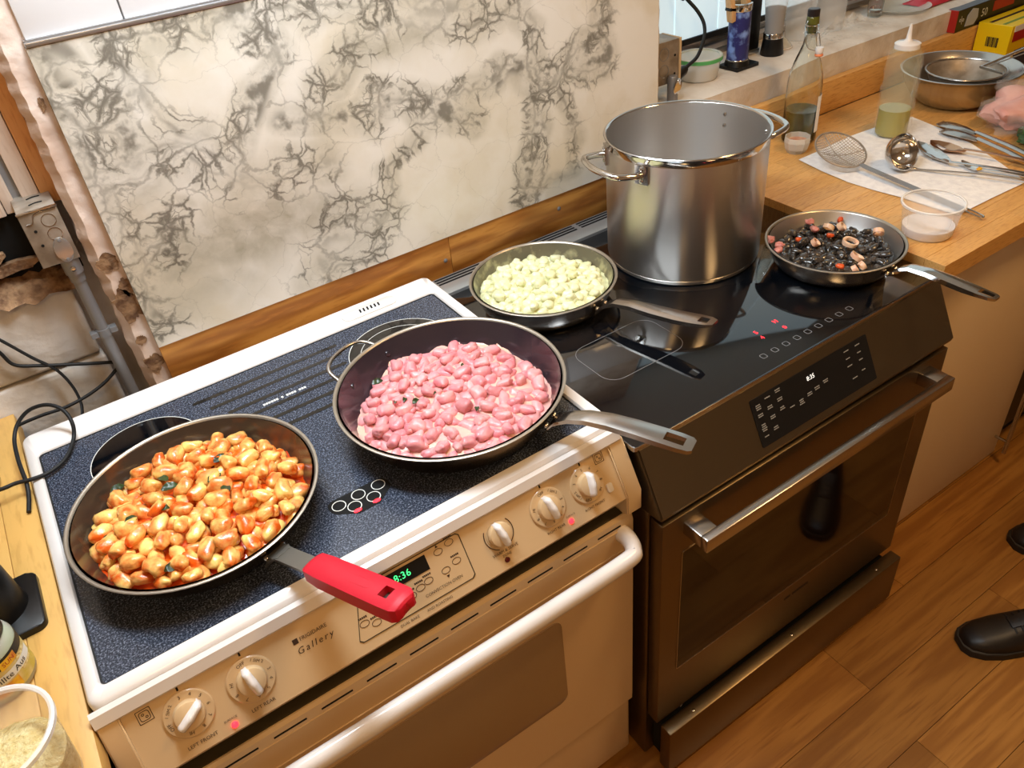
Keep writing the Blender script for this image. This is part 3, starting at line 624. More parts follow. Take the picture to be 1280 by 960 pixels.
# oven door
bm = B(); prism_x(bm, [(-.606, .772), (-.656, .772), (-.6605, .768), (-.6605, .756), (-.6605, .700), (-.6605, .238), (-.606, .238)], .014, .768); bmesh.ops.bevel(bm, geom=[e for e in bm.edges if abs((e.verts[0].co-e.verts[1].co).x) < .01], offset=.004, segments=2, affect='EDGES'); door = obj('oven_door', bm, 'cream', LR)
bm = B(); box(bm, .03, .752, -.6625, -.655, .7455, .7475, .0005); obj('ridge', bm, 'cream', door)
for k in range(11):
    x = .718-.0672*k; bm = B(); box(bm, x-.022, x+.024, -.6612, -.650, .7545, .7575); obj('vent_slot', bm, 'void', door)
bm = B(); box(bm, .02, .762, -.6625, -.65, .694, .6965, .001); obj('ridge', bm, 'cream', door)
bm = B(); plate(bm, [(a, b) for a, b in rrect(.165, .613, .388, .622, .018)], .0025, (V((0, -.660, 0)), V((1, 0, 0)), V((0, 0, 1))), bev=.001); obj('oven_window', bm, 'door_tan', door)
bm = B(); hz = .732
tube(bm, smooth_path([(.744, -.654, hz+.004), (.745, -.675, hz+.004), (.737, -.697, hz+.002), (.712, -.706, hz), (.55, -.708, hz), (.39, -.708, hz), (.2, -.708, hz), (.07, -.706, hz), (.045, -.697, hz+.002), (.037, -.675, hz+.004), (.038, -.654, hz+.004)], 6), .0135, 14, flat=1.25); obj('door_handle', bm, 'white', door)
bm = B(); box(bm, .014, .768, -.648, -.606, .032, .228, .006, 3); obj('storage_drawer', bm, 'cream', LR)

# ================================================================== RIGHT RANGE (stainless, induction)
RR = thing('induction_range', 'dark stainless induction range with black glass top and slightly open drawer', 'range', (1.167, -.34, 0))
Z2 = .886; X0, X1 = .7895, 1.5465
bm = B(); box(bm, X0, X1, -.672, -.02, .006, .762, .004); obj('body', bm, 'steel_d', RR)
bm = B(); prism_x(bm, [(-.02, .762), (-.672, .762), (-.700, .762), (-.7035, .772), (-.648, .8775), (-.02, .8775)], X0, X1); bmesh.ops.bevel(bm, geom=[e for e in bm.edges if abs((e.verts[0].co-e.verts[1].co).x) < .01], offset=.003, segments=2, affect='EDGES'); fas = obj('control_fascia', bm, 'steel_d', RR)
bm = B(); plate(bm, rrect(.7845, 1.5485, -.6455, -.058, .006), .0085, z0=.8775, bev=.001); gl2 = obj('glass_top', bm, 'glassblk', RR)
bm = B(); ring_plate(bm, rrect(.7838, 1.5492, -.6462, -.057, .006), rrect(.7846, 1.5484, -.6454, -.058, .006), .877, .8852); obj('edge_band', bm, 'steel', gl2)
bm = B(); box(bm, .790, 1.5485, -.057, .012, .872, .8925, .002); vt = obj('vent_trim', bm, 'vent_steel', RR)
for k in range(6):
    for r in range(3):
        x = .800+k*.1245; bm = B(); box(bm, x, x+.112, -.0185+r*.0100, -.0130+r*.0100, .886, .8930); obj('slot', bm, 'void', vt)
FO, FV = V((0, -.648, .8775)), V((0, -.0555, -.1055)).normalized(); FU = -FV; FN = V((1, 0, 0)).cross(FU); FF = (FO, V((1, 0, 0)), FU)
def fp(x, s, off=.0): return FO+V((x, 0, 0))+FV*s+FN*off
bm = B(); plate(bm, rrect(1.021, 1.317, -.106, -.0195, .003), .0012, FF); cp = obj('display_glass', bm, 'black', fas)
bm = B(); text(bm, '8:35', .0115, fp(1.163, .0375, .0016), V((1, 0, 0)), FU); obj('clock_digits', bm, 'white_led', cp)
rg = random.Random(3)
for x, s, n in ((1.036, .034, 3), (1.036, .0505, 2), (1.036, .069, 4), (1.036, .0905, 1), (1.060, .030, 1), (1.060, .046, 2), (1.060, .064, 2), (1.060, .084, 2), (1.085, .0265, 2), (1.085, .0425, 2), (1.085, .059, 2), (1.107, .068, 1), (1.130, .066, 3), (1.152, .0625, 2), (1.172, .060, 2), (1.195, .057, 2), (1.26, .030, 1), (1.26, .044, 1), (1.26, .058, 1), (1.29, .030, 1), (1.29, .044, 1), (1.29, .058, 1), (1.29, .078, 1), (1.265, .083, 1)):
    bm = B()
    for k in range(n):
        w_ = .0045+rg.random()*.002
        for j in range(3):
            a = x-w_+j*w_*.68; plate(bm, [(a, -s-k*.0036), (a+w_*.55, -s-k*.0036), (a+w_*.55, -s-k*.0036+.0016), (a, -s-k*.0036+.0016)], .0005, FF, z0=.0012)
    obj('touch_legend', bm, 'dim_print', cp)
def seg7(bm, x, y_, h): text(bm, 'H', h, V((x, y_, Z2+.0002)), V((1, 0, 0)), V((0, 1, 0)))
for s_, px, py in (('5', 945, 416), ('4', 953, 422), ('H', 969, 402), ('0', 981, 409)):
    q = at(px, py, 'z', Z2); bm = B(); text(bm, s_, .013, V((q.x, q.y, Z2)), V((1, 0, 0)), V((0, 1, 0)), off=.0003); obj('level_digit', bm, 'red_led', gl2)
bm = B(); ring_plate(bm, rrect(.86, 1.04, -.50, -.38, .03), rrect(.861, 1.039, -.499, -.381, .029), Z2, Z2+.0003); obj('zone_outline', bm, 'emt', gl2)
bm = B()
for k in range(9): ring_plate(bm, rrect(1.10+k*.028, 1.112+k*.028, -.615, -.603, .003, 3), rrect(1.101+k*.028, 1.111+k*.028, -.614, -.604, .0025, 3), Z2, Z2+.0003)
obj('touch_marks', bm, 'emt', gl2)
# door
bm = B(); box(bm, .7925, 1.537, -.7035, -.674, .168, .752, .003); dr2 = obj('oven_door', bm, 'steel_d', RR)
bm = B(); box(bm, .80, 1.53, -.69, -.66, .7525, .7615); obj('door_gap', bm, 'void', RR)
bm = B(); plate(bm, rrect(.838, 1.476, .322, .662, .004), .0012, (V((0, -.7035, 0)), V((1, 0, 0)), V((0, 0, 1)))); ow = obj('oven_window', bm, 'ovenglass', dr2)
bm = B(); ring_plate(bm, rrect(.8366, 1.4774, .3206, .6634, .005), rrect(.8382, 1.4758, .3222, .6618, .004), 0, .0016, (V((0, -.7035, 0)), V((1, 0, 0)), V((0, 0, 1)))); obj('window_edge', bm, 'steel', ow)
bm = B()
for k in range(12):
    if k == 3: continue
    box(bm, 1.148+k*.0062, 1.153+k*.0062, -.7042, -.703, .279, .285)
obj('badge', bm, 'box_dark', dr2)
bm = B(); hb = (.705, .735); box(bm, .838, 1.484, -.757, -.741, hb[0], hb[1], .003); hd = obj('door_handle', bm, 'steel', dr2)
for x0, x1 in ((.838, .874), (1.448, 1.484)):
    bm = B(); box(bm, x0, x1, -.743, -.700, hb[0]+.001, hb[1]-.0005, .0025); obj('bracket', bm, 'steel', hd)
# drawer
bm = B(); box(bm, .800, 1.5355, -.735, -.706, .010, .160, .003); dw = obj('storage_drawer', bm, 'steel_d', RR)
bm = B(); box(bm, .812, 1.524, -.706, -.673, .02, .135); obj('drawer_box', bm, 'void', dw)
for k, (x, y_, a) in enumerate(((.862, -.69, .4), (.868, -.692, .5), (.95, -.69, .9), (1.10, -.69, .2))):
    bm = B(); tube(bm, [(x, y_, .138), (x+.05*math.cos(a), y_+.012, .143)], .0016, 8); obj('rack_wire', bm, 'chrome', dw)
for x in (.875, 1.17, 1.46):
    bm = B(); lathe(bm, [(0, .0006), (.003, .0004), (.0035, 0)], 12, (x, -.722, .160)); obj('rivet', bm, 'chrome', dw)
# ================================================================== PANS AND POT
def prof(R, rb, h, k, off=0., n=12):
    return [(rb-off*.3+(R-off-rb+off*.3)*(i/n)**.8, off+(h-off)*(i/n)**1.45) for i in range(n+1)]
def make_pan(name, label, c, zb, R, h, rb, outer, inner, ang, stations, hmat, hole=None, crown_nt=6):
    p = thing(name, label, 'frying pan', (c[0], c[1], zb), 'pans of food on the ranges')
    P = prof(R, rb, h, 0)
    bm = B(); lathe(bm, [(0, 0), (rb-.006, 0), (rb, .0012)]+[(r, z+.0012) for r, z in P[1:]]+[(R+.0022, h+.0016)], 72); body = obj('body', bm, outer, p, local=True, ang=45)
    bm = B(); lathe(bm, [(R+.0018, h+.0008), (R+.0032, h+.0020), (R+.0036, h+.0034), (R+.002, h+.0044), (R-.0008, h+.0038), (R-.0026, h+.0008)], 72); obj('rim', bm, 'rim_steel', p, local=True, ang=60)
    Q = prof(R-.0018, rb-.002, h+.0026, 0, .0035); bm = B(); lathe(bm, [(0, .0035)]+Q, 72); lin_ = obj('cooking_surface', bm, inner, p, local=True, ang=60)
    bm = B(); strap(bm, stations, crown_nt, hole); xf(bm, M.Rotation(rad(ang), 4, 'Z')); hd = obj('handle', bm, hmat, p, local=True, ang=50)
    # bracket and rivets
    for s in (-1, 1):
        a = rad(ang)+s*.011/R*1.2; zz = h*.62; rr = R-(R-rb)*.18
        bm = B(); lathe(bm, [(0, .003), (.0035, .0022), (.0052, 0), (.0052, -.002)], 14); xf(bm, M.Rotation(a, 4, 'Z')@M.Translation((rr+.0035, 0, zz))@M.Rotation(PI/2, 4, 'Y')); obj('rivet', bm, 'chrome', hd, local=True)
        bm = B(); lathe(bm, [(0, .003), (.0035, .0022), (.0052, 0), (.0052, -.002)], 14); xf(bm, M.Rotation(a, 4, 'Z')@M.Translation((rr-.0065, 0, zz+.004))@M.Rotation(-PI/2, 4, 'Y')); obj('rivet', bm, inner, lin_, local=True)
    bm = B(); strap(bm, [(R-.012, h*.30, .017, .004, 0), (R-.002, h*.60, .018, .004, 0), (R+.008, h*.80, .015, .004, 0), (R+.016, h*.84, .011, .004, 0)], 4); xf(bm, M.Rotation(rad(ang), 4, 'Z')); obj('bracket', bm, hmat, hd, local=True)
    return p
MT['rim_steel'] = mat('worn_steel_rim', C8(176, 166, 152), .35, .8)
MT['pan_red_in'] = mat('sauce_smeared_nonstick', C8(62, 50, 40), .24, .15, col2=C8(124, 66, 26), nsc=16, nlo=.52, nhi=.72, coat=.3, detail=8)
MT['pan_green_in'] = mat('cheese_smeared_steel', C8(128, 122, 104), .35, .6, col2=C8(190, 184, 150), nsc=34, nlo=.52, nhi=.68, detail=8)
MT['pan_out_d'] = mat('burnished_dark_steel', C8(120, 100, 78), .26, 1, col2=C8(84, 64, 48), nsc=7)
MT['sleeve_metal'] = mat('matt_grey_metal', C8(128, 124, 116), .42, .8)
R1, H1 = .1685, .050
redp = make_pan('frying_pan', 'large frying pan with red silicone grip holding tomato gnocchi', (.202, -.395), Z1+.0006, R1, H1, .128, 'pan_out_d', 'pan_red_in', -70.2,
    [(R1-.004, .036, .014, .004, .0), (R1+.02, .042, .0125, .0045, .0005), (R1+.06, .052, .0125, .0045, .0005), (.275, .063, .0125, .0045, .0005), (.39, .088, .0125, .0045, .0005)], 'sleeve_metal')
bm = B(); strap(bm, [(.243, .0615, .0135, .014, .002), (.248, .0645, .0165, .019, .003), (.27, .0695, .0182, .021, .004), (.33, .083, .0188, .021, .004), (.385, .0955, .0190, .021, .004), (.402, .0995, .0185, .021, .004), (.409, .100, .015, .019, .003), (.412, .0985, .010, .014, .002)], 10, (.372, .389, .33), 5)
xf(bm, M.Rotation(rad(-70.2), 4, 'Z')); slv = obj('grip', bm, 'red', redp, local=True, ang=50, label='bright red silicone grip sleeve')
bm = B(); ring_plate(bm, rrect(.318, .356, -.0062, .0062, .004, 3), rrect(.3192, .3548, -.005, .005, .003, 3), 0, .0012); xf(bm, M.Rotation(rad(-70.2), 4, 'Z')@M.Translation((0, 0, .0872))@M.Translation((.337, 0, 0))@M.Rotation(rad(-13), 4, 'Y')@M.Translation((-.337, 0, 0))); obj('emboss', bm, 'red', slv, local=True)

R2, H2 = .1795, .057
pinkp = make_pan('frying_pan', 'large dark nonstick frying pan holding pink beetroot gnocchi', (.603, -.418), Z1+.0006, R2, H2, .140, 'pan_out_d', 'nonstick_p', -62.3,
    [(R2-.002, .036, .013, .005, 0), (R2+.01, .045, .012, .006, .001), (R2+.028, .055, .0115, .007, .0015), (R2+.055, .0635, .013, .008, .002), (R2+.09, .067, .0145, .009, .0025), (R2+.13, .066, .0158, .009, .0025), (.345, .0635, .0165, .0085, .002), (.372, .0615, .0165, .0075, .001), (.388, .060, .015, .0065, .0), (.393, .0592, .011, .005, 0)], 'steel', (.352, .379, .55), 8)
bm = B(); a0 = 117.5
def hp(r, a, z): return V((r*math.cos(rad(a)), r*math.sin(rad(a)), z))
tube(bm, smooth_path([hp(R2-.003, a0-17, .040), hp(R2+.012, a0-16, .047), hp(R2+.034, a0-12, .055), hp(R2+.042, a0-5, .058), hp(R2+.042, a0+5, .058), hp(R2+.034, a0+12, .055), hp(R2+.012, a0+16, .047), hp(R2-.003, a0+17, .040)], 6), .0034, 10); hh = obj('helper_handle', bm, 'steel', pinkp, local=True)
for s in (-17, 17):
    bm = B(); lathe(bm, [(0, .0035), (.004, .0028), (.0062, 0), (.0062, -.003)], 14); xf(bm, M.Rotation(rad(a0+s), 4, 'Z')@M.Translation((R2-.0125, 0, .039))@M.Rotation(-PI/2+.4, 4, 'Y')); obj('rivet', bm, 'nonstick_p', hh, local=True)

R3_, H3 = .1410, .0510
greenp = make_pan('frying_pan', 'steel frying pan of pale green gnocchi beside the stockpot', (.935, -.203), Z2+.0006, R3_, H3, .112, 'steel', 'pan_green_in', -74.3,
    [(R3_-.002, .032, .012, .005, 0), (R3_+.014, .044, .0105, .006, .001), (R3_+.03, .053, .0105, .007, .002), (R3_+.065, .060, .013, .0085, .003), (R3_+.11, .062, .0155, .009, .003), (.30, .066, .0165, .0085, .0025), (.335, .071, .0165, .0075, .0015), (.358, .0745, .0145, .006, .0), (.370, .076, .009, .005, 0)], 'steel', (.340, .356, .5), 8)
R4, H4 = .1285, .0460
blackp = make_pan('frying_pan', 'steel frying pan of black squid ink pasta with squid rings', (1.443, -.479), Z2+.0006, R4, H4, .100, 'steel', 'steel_in', -87.2,
    [(R4-.002, .030, .012, .005, 0), (R4+.012, .044, .0095, .006, .001), (R4+.03, .053, .0095, .007, .002), (R4+.065, .057, .0115, .0085, .003), (R4+.105, .056, .0135, .0095, .003), (.262, .0545, .0135, .009, .0025), (.285, .0535, .0130, .007, .0012), (.310, .0530, .0105, .0055, 0), (.3165, .0530, .007, .005, 0)], 'chrome', (.287, .310, .62), 8)

# stockpot
pot = thing('stockpot', 'tall empty stainless stockpot with two loop handles', 'stockpot', (1.272, -.236, Z2+.0006)); RP, HP = .1565, .2595
bm = B(); lathe(bm, [(0, 0), (RP-.008, 0), (RP-.003, .0015), (RP-.001, .006), (RP-.0005, .0095), (RP-.0015, .0105), (RP, .012), (RP, HP-.016)], 96); obj('body', bm, 'steel_b', pot, local=True, ang=45)
bm = B(); lathe(bm, [(RP, HP-.0165), (RP+.0005, HP-.006), (RP+.003, HP-.0015), (RP+.0042, HP), (RP+.003, HP+.0014), (RP-.0005, HP+.0006), (RP-.0022, HP-.002)], 96); obj('rim', bm, 'chrome', pot, local=True, ang=60)
bm = B(); lathe(bm, [(0, .006), (RP-.012, .006), (RP-.004, .012), (RP-.0022, .02), (RP-.0022, HP-.0018)], 96); obj('interior', bm, 'steel_in', pot, local=True, ang=60)
for a0 in (172, -8):
    zz = HP-.034; bm = B(); tube(bm, smooth_path([hp(RP+.004, a0-24, zz), hp(RP+.02, a0-22.5, zz+.002), hp(RP+.046, a0-17, zz+.006), hp(RP+.052, a0-10, zz+.008), hp(RP+.053, a0, zz+.008), hp(RP+.052, a0+10, zz+.008), hp(RP+.046, a0+17, zz+.006), hp(RP+.02, a0+22.5, zz+.002), hp(RP+.004, a0+24, zz)], 6), .0062, 12)
    hd = obj('handle', bm, 'chrome', pot, local=True)
    for s in (-24, 24):
        bm = B()
        grid(bm, 6, 6, lambda u, v: hp(RP+.0045, a0+s-5+10*u, zz-.018+.036*v)); grid(bm, 6, 1, lambda u, v: hp(RP+.0045*v, a0+s-5+10*u, zz-.018)); grid(bm, 6, 1, lambda u, v: hp(RP+.0045*v, a0+s-5+10*u, zz+.018)); grid(bm, 1, 6, lambda u, v: hp(RP+.0045*u, a0+s-5, zz-.018+.036*v)); grid(bm, 1, 6, lambda u, v: hp(RP+.0045*u, a0+s+5, zz-.018+.036*v))
        bmesh.ops.remove_doubles(bm, verts=bm.verts, dist=1e-5); obj('bracket', bm, 'chrome', hd, local=True)
        for dz in (-.0115, .0115):
            for rr, t_ in ((RP+.0045, PI/2), (RP-.0022, -PI/2)):
                bm = B(); lathe(bm, [(0, .003), (.003, .0024), (.0046, 0)], 12); xf(bm, M.Rotation(rad(a0+s), 4, 'Z')@M.Translation((rr, 0, zz+dz))@M.Rotation(t_, 4, 'Y')); obj('rivet', bm, 'chrome', hd, local=True)

# ================================================================== FOOD
def gnoc(seed, L, W, Hh, ridge=0, sq=2.4):
    r = random.Random(seed); bm = B(); nu, nv = 16, 10; off = V((r.random()*50, r.random()*50, r.random()*50)); rows = []
    bend = (r.random()-.5)*.5
    for j in range(nv+1):
        t = PI*j/nv; ca, sa = math.cos(t), math.sin(t); x = math.copysign(abs(ca)**(2/sq), ca); q = abs(sa)**(2/sq)
        row = []
        for i in range(1 if j in (0, nv) else nu):
            a = 2*PI*i/nu; p = V((x*L/2, q*math.cos(a)*W/2, q*math.sin(a)*Hh/2)); d = p.copy()
            n_ = NZ.noise(V((x*1.1, q*math.cos(a)*1.1, q*math.sin(a)*1.1))+off)*.30+NZ.noise(V((x*2.6, q*math.cos(a)*2.6, q*math.sin(a)*2.6))+off)*.10
            p *= 1+n_
            if ridge: p *= 1+ridge*math.cos(x*11)
            p.y += bend*L*(x*x-.4)*.5
            row.append(bm.verts.new(p))
        rows.append(row)
    for a, b in zip(rows, rows[1:]):
        for k in range(nu):
            q = (k+1) % nu
            if len(a) == 1: bm.faces.new((a[0], b[k], b[q]))
            elif len(b) == 1: bm.faces.new((a[k], b[0], a[q]))
            else: bm.faces.new((a[k], b[k], b[q], a[q]))
    bmesh.ops.recalc_face_normals(bm, faces=bm.faces); me = bpy.data.meshes.new('gnocchi'); bm.to_mesh(me); bm.free(); me.shade_smooth(); return me
class Bed:
    def __init__(s, poly, zpl, c, zb, R, h, rb, lvl, dome):
        s.c, s.zb, s.R, s.h, s.rb, s.lvl, s.dome = V(c), zb, R, h, rb, lvl, dome
        P = [at(a, b, 'z', zpl).xy for a, b in poly]; s.m = sum(P, V((0, 0)))/len(P); ang = sorted((math.atan2(p.y-s.m.y, p.x-s.m.x), (p-s.m).length, ) for p in P)
        s.A = np.array([a for a, _ in ang]); s.Rr = np.array([r for _, r in ang])
        s.maxr = R-(R-rb)*.30
    def bound(s, a): return float(np.interp(a, s.A, s.Rr, period=2*PI))
    def rho(s, x, y): d = V((x, y))-s.m; return d.length/s.bound(math.atan2(d.y, d.x))
    def floor(s, x, y):
        r = (V((x, y))-s.c).length; t = max(0, (r-s.rb)/(s.R-s.rb)); return s.zb+.004+s.h*(t**1.8)
    def z(s, x, y):
        q = min(1, s.rho(x, y)); return max(s.floor(x, y)+.001, s.zb+s.lvl+s.dome*(1-q**3)-.010*q**6)
    def inside(s, x, y, pad): return s.rho(x, y) < 1 and (V((x, y))-s.c).length < s.maxr-pad
def sauce(bed, name, mt, label, cat, amp=.003, up=.002):
    bm = B(); n, m_ = 80, 22; ctr = bm.verts.new((bed.m.x, bed.m.y, bed.z(bed.m.x, bed.m.y))); rings = []
    for j in range(1, m_+1):
        row = []
        for k in range(n):
            a = -PI+2*PI*k/n; r = bed.bound(a)*j/m_*1.02; x, y_ = bed.m.x+r*math.cos(a), bed.m.y+r*math.sin(a); d = V((x, y_))-bed.c
            if d.length > bed.maxr: d *= bed.maxr/d.length; x, y_ = bed.c.x+d.x, bed.c.y+d.y
            z = bed.z(x, y_)+up+amp*NZ.noise(V((x*60, y_*60, 0)))
            if j == m_: z = bed.floor(x, y_)-.0005
            row.append(bm.verts.new((x, y_, max(z, bed.floor(x, y_)-.0004))))
        rings.append(row)
    for k in range(n): bm.faces.new((ctr, rings[0][k], rings[0][(k+1) % n]))
    for a, b in zip(rings, rings[1:]):
        for k in range(n): bm.faces.new((a[k], b[k], b[(k+1) % n], a[(k+1) % n]))
    return single(name, bm, mt, label, cat, (bed.m.x, bed.m.y, bed.zb+.004), ang=70)
def scatter(bed, meshes, mt, name, label, cat, group, mind, lift, seed, tries=5000, pad=.006, top=0, topmin=.03, flat=.35):
    r = random.Random(seed); pts = []; out = []
    for me in meshes: me.materials.clear(); me.materials.append(MT[mt])
    Rm = float(bed.Rr.max())
    for layer in range(2 if top else 1):
        L = []; md = mind if layer == 0 else topmin
        for _ in range(tries):
            a = r.random()*2*PI; q = math.sqrt(r.random())*Rm; x, y_ = bed.m.x+q*math.cos(a), bed.m.y+q*math.sin(a)
            if not bed.inside(x, y_, pad): continue
            if bed.floor(x+(x-bed.c.x)*.013/max(.001,(V((x,y_))-bed.c).length), y_+(y_-bed.c.y)*.013/max(.001,(V((x,y_))-bed.c).length)) > bed.z(x, y_)+lift-.003: continue
            if layer and bed.rho(x, y_) > .88: continue
            if any((x-p[0])**2+(y_-p[1])**2 < md*md for p in L): continue
            L.append((x, y_)); 
            if layer and len(L) >= top: break
        for x, y_ in L:
            o = bpy.data.objects.new(name, r.choice(meshes)); COL.objects.link(o)
            o.location = (x, y_, bed.z(x, y_)+lift+(lift*1.1+.006 if layer else 0)+r.uniform(-.002, .002)); o.rotation_euler = (r.uniform(-flat, flat)*2, r.uniform(-flat, flat), r.random()*2*PI)
            s = r.uniform(.86, 1.14); o.scale = (s, s*r.uniform(.92, 1.08), s*r.uniform(.9, 1.1)); tag(o, label, cat, group); out.append(o)
    return out
def leaf(px, py, zp, L, W, rz, label, grp, mt='basil', tilt=.3):
    q = at(px, py, 'z', zp); bm = B()
    strap(bm, [(-L/2, -.001, W*.08, .0004, 0), (-L*.3, .001, W*.38, .0004, -.001), (0, .002, W*.5, .0004, -.002), (L*.3, .001, W*.36, .0004, -.001), (L/2, -.002, W*.05, .0004, 0)], 6, None, 3)
    for v in bm.verts: v.co.z += .0022*NZ.noise(v.co*180+V((px, py, 0)))
    o = obj('basil_leaf', bm, mt, ang=70); o.location = (q.x, q.y, zp); o.rotation_euler = (tilt, .15, rz); tag(o, label, 'leaf', grp); return o
bedR = Bed([(112, 690), (120, 640), (160, 590), (210, 560), (290, 543), (345, 546), (382, 585), (389, 620), (370, 665), (312, 705), (250, 732), (190, 742), (130, 728)], .945, (.202, -.395), Z1, R1, H1, .128, .020, .010)
bedR.maxr = R1-.014
sauce(bedR, 'tomato_sauce', 'tomato_sauce', 'glossy orange tomato sauce under the gnocchi in the red-handled pan', 'sauce')
gr = [gnoc(k, .030, .0225, .0175, 0, 2.9) for k in range(7)]
scatter(bedR, gr, 'gn_red', 'tomato_gnocchi', 'yellow gnocchi coated in tomato sauce in the red-gripped pan', 'gnocchi', 'gnocchi in tomato sauce', .0185, .005, 11, 9000, .008, 60, .026)
for k, (px, py, rz) in enumerate(((147, 610, .6), (212, 608, .1), (200, 634, -.5), (282, 611, 1.2), (276, 572, .3), (268, 596, .5), (136, 674, .9), (164, 650, .8), (217, 708, .1), (203, 598, 2))):
    leaf(px, py, .965 if k not in (0, 6, 8) else .955, .024, .014, rz, 'small dark basil leaf on the tomato gnocchi', 'basil in the tomato gnocchi')
bedP = Bed([(443, 545), (445, 510), (468, 475), (485, 448), (530, 434), (560, 423), (605, 420), (642, 435), (678, 460), (696, 490), (696, 512), (676, 544), (632, 566), (570, 578), (500, 573), (455, 560)], .945, (.603, -.418), Z1, R2, H2, .140, .018, .012)
bedP.maxr = R2-.018
sauce(bedP, 'cream_sauce', 'cream_sauce', 'pink cream sauce under the beetroot gnocchi', 'sauce', .003, .0045)
gp = [gnoc(20+k, .026, .0195, .0165, .025 if k % 2 else 0, 2.9) for k in range(7)]
scatter(bedP, gp, 'gn_pink', 'beetroot_gnocchi', 'pink beetroot gnocchi in cream sauce in the dark nonstick pan', 'gnocchi', 'pink beetroot gnocchi', .0165, .0018, 12, 9000, .006, 60, .026)
for px, py, rz, L in ((472, 477, .1, .02), (506, 499, .8, .012), (520, 501, .5, .017), (596, 510, .9, .012), (494, 502, 1, .009), (544, 491, .3, .006), (578, 456, .3, .007)):
    leaf(px, py, .957, L, L*.62, rz, 'tiny dark sage leaf on the pink gnocchi', 'sage in the pink gnocchi')
bedG = Bed([(596, 378), (596, 352), (612, 335), (640, 321), (690, 314), (727, 320), (757, 333), (773, 350), (758, 372), (722, 390), (660, 399), (618, 393)], .925, (.935, -.203), Z2, R3_, H3, .112, .026, .008)
bedG.maxr = R3_-.010
sauce(bedG, 'cheese_sauce', 'green_sauce', 'pale cheese sauce under the green gnocchi', 'sauce', .003, .004)
gg = [gnoc(40+k, .022, .0185, .016, 0, 2.8) for k in range(6)]
scatter(bedG, gg, 'gn_green', 'green_gnocchi', 'pale green gnocchi in cheese sauce in the pan next to the stockpot', 'gnocchi', 'pale green gnocchi', .0155, .002, 13, 9000, .006, 30, .03)
bedK = Bed([(962, 306), (967, 289), (1000, 276), (1050, 273), (1092, 279), (1118, 300), (1123, 318), (1098, 335), (1045, 343), (1000, 335), (972, 322)], .92, (1.443, -.479), Z2, R4, H4, .100, .018, .008)
bedK.maxr = R4-.010
sauce(bedK, 'ink_sauce', 'ink', 'glossy black squid ink sauce in the steel pan', 'sauce', .004)
gk = [gnoc(60+k, .026, .016, .013, .06, 2.2) for k in range(6)]
scatter(bedK, gk, 'ink', 'pasta_piece', 'black squid ink pasta piece in the steel pan by the counter', 'pasta', 'squid ink pasta', .0155, .003, 14, 9000, .005, 26, .026, .5)
for px, py, r_, tilt, rz, mt in ((1063, 303, .0125, .25, 0, 'squid'), (1071, 321, .0105, .7, .5, 'squid'), (1019, 303, .0075, .9, .2, 'squid'), (1036, 284, .0095, .9, 1.3, 'squid'), (1098, 290, .010, 1.2, 2.0, 'squid'), (1078, 332, .007, 1.2, .9, 'squid'), (1052, 283, .008, 1.1, .1, 'squid'), (1068, 336, .006, 1.3, .4, 'squid')):
    q = at(px, py, 'z', .932); r_ *= 1.15; bm = B(); th = r_*.28
    lathe(bm, [(r_-th, -.004), (r_, -.0045), (r_*1.03, 0), (r_, .0045), (r_-th, .004), (r_-th*1.15, 0), (r_-th, -.004)], 26)
    for v in bm.verts: v.co += V((v.co.x*.12*math.sin(px), NZ.noise(v.co*90)*.002, NZ.noise(v.co*70+V((px, 0, 0)))*.002))
    o = obj('squid_ring', bm, mt, ang=70); o.location = (q.x, q.y, .932); o.rotation_euler = (tilt*.7, tilt*.4, rz); tag(o, 'pale ring of squid lying on the black pasta', 'squid ring', 'squid in the black pasta')
for k, (px, py) in enumerate(((1012, 279), (1018, 288), (974, 308), (972, 315), (962, 301))):
    q = at(px, py, 'z', .925); o = bpy.data.objects.new('squid_tentacle', gnoc(80+k, .02, .016, .012, .09)); o.data.materials.append(MT['squid_pink']); COL.objects.link(o); o.location = (q.x, q.y, .928); o.rotation_euler = (.3, .2, k*1.1); tag(o, 'curled pink squid tentacle piece among the black pasta', 'squid', 'squid tentacles in the black pasta')
for k, (px, py) in enumerate(((998, 301), (1037, 296), (1050, 276), (1050, 335))):
    q = at(px, py, 'z', .925); o = bpy.data.objects.new('tomato_piece', gnoc(90+k, .015, .012, .010)); o.data.materials.append(MT['tomato']); COL.objects.link(o); o.location = (q.x, q.y, .928); o.rotation_euler = (.3, .2, k*1.7); tag(o, 'small orange tomato piece among the black pasta', 'tomato', 'tomato in the black pasta')
# ================================================================== RIGHT COUNTER AND WHAT STANDS ON IT
ZC = .903; rg = random.Random(8)
ct = thing('butcher_block_counter', 'butcher block worktop of pale wooden staves beside the induction range', 'worktop', (2.8, -.3, .863))
row = 0; yy = -.648; stv = {}
while yy < .03:
    x = 1.5525; nfirst = True
    while x < 4.1:
        ln = rg.choice((.34, .46, .58, .70)) if not nfirst else rg.choice((.16, .28, .40, .52)); nfirst = False
        if ln not in stv:
            bm = B(); box(bm, 0, ln-.0004, 0, .0422, 0, .04, .0004, 1); o = obj('stave', bm, 'stave', ct, local=True, smooth=False); stv[ln] = o
        else: o = part_copy(stv[ln], ct)
        o.location = V((x, yy, .863))-ct.location; x += ln
    yy += .0426; row += 1
bm = B(); box(bm, 1.5525, 4.1, .0345, .0570, .9035, .990, .002); single('backsplash_board', bm, 'stave', 'pale wooden upstand along the back of the butcher block', 'board', (2.8, .045, .9035))
cb = thing('base_cabinet', 'white base cabinet under the butcher block with a tall bar pull', 'cabinet', (1.9, -.3, 0))
bm = B(); box(bm, 1.565, 2.215, -.575, .05, .0, .862, .001); obj('body', bm, 'cab', cb)
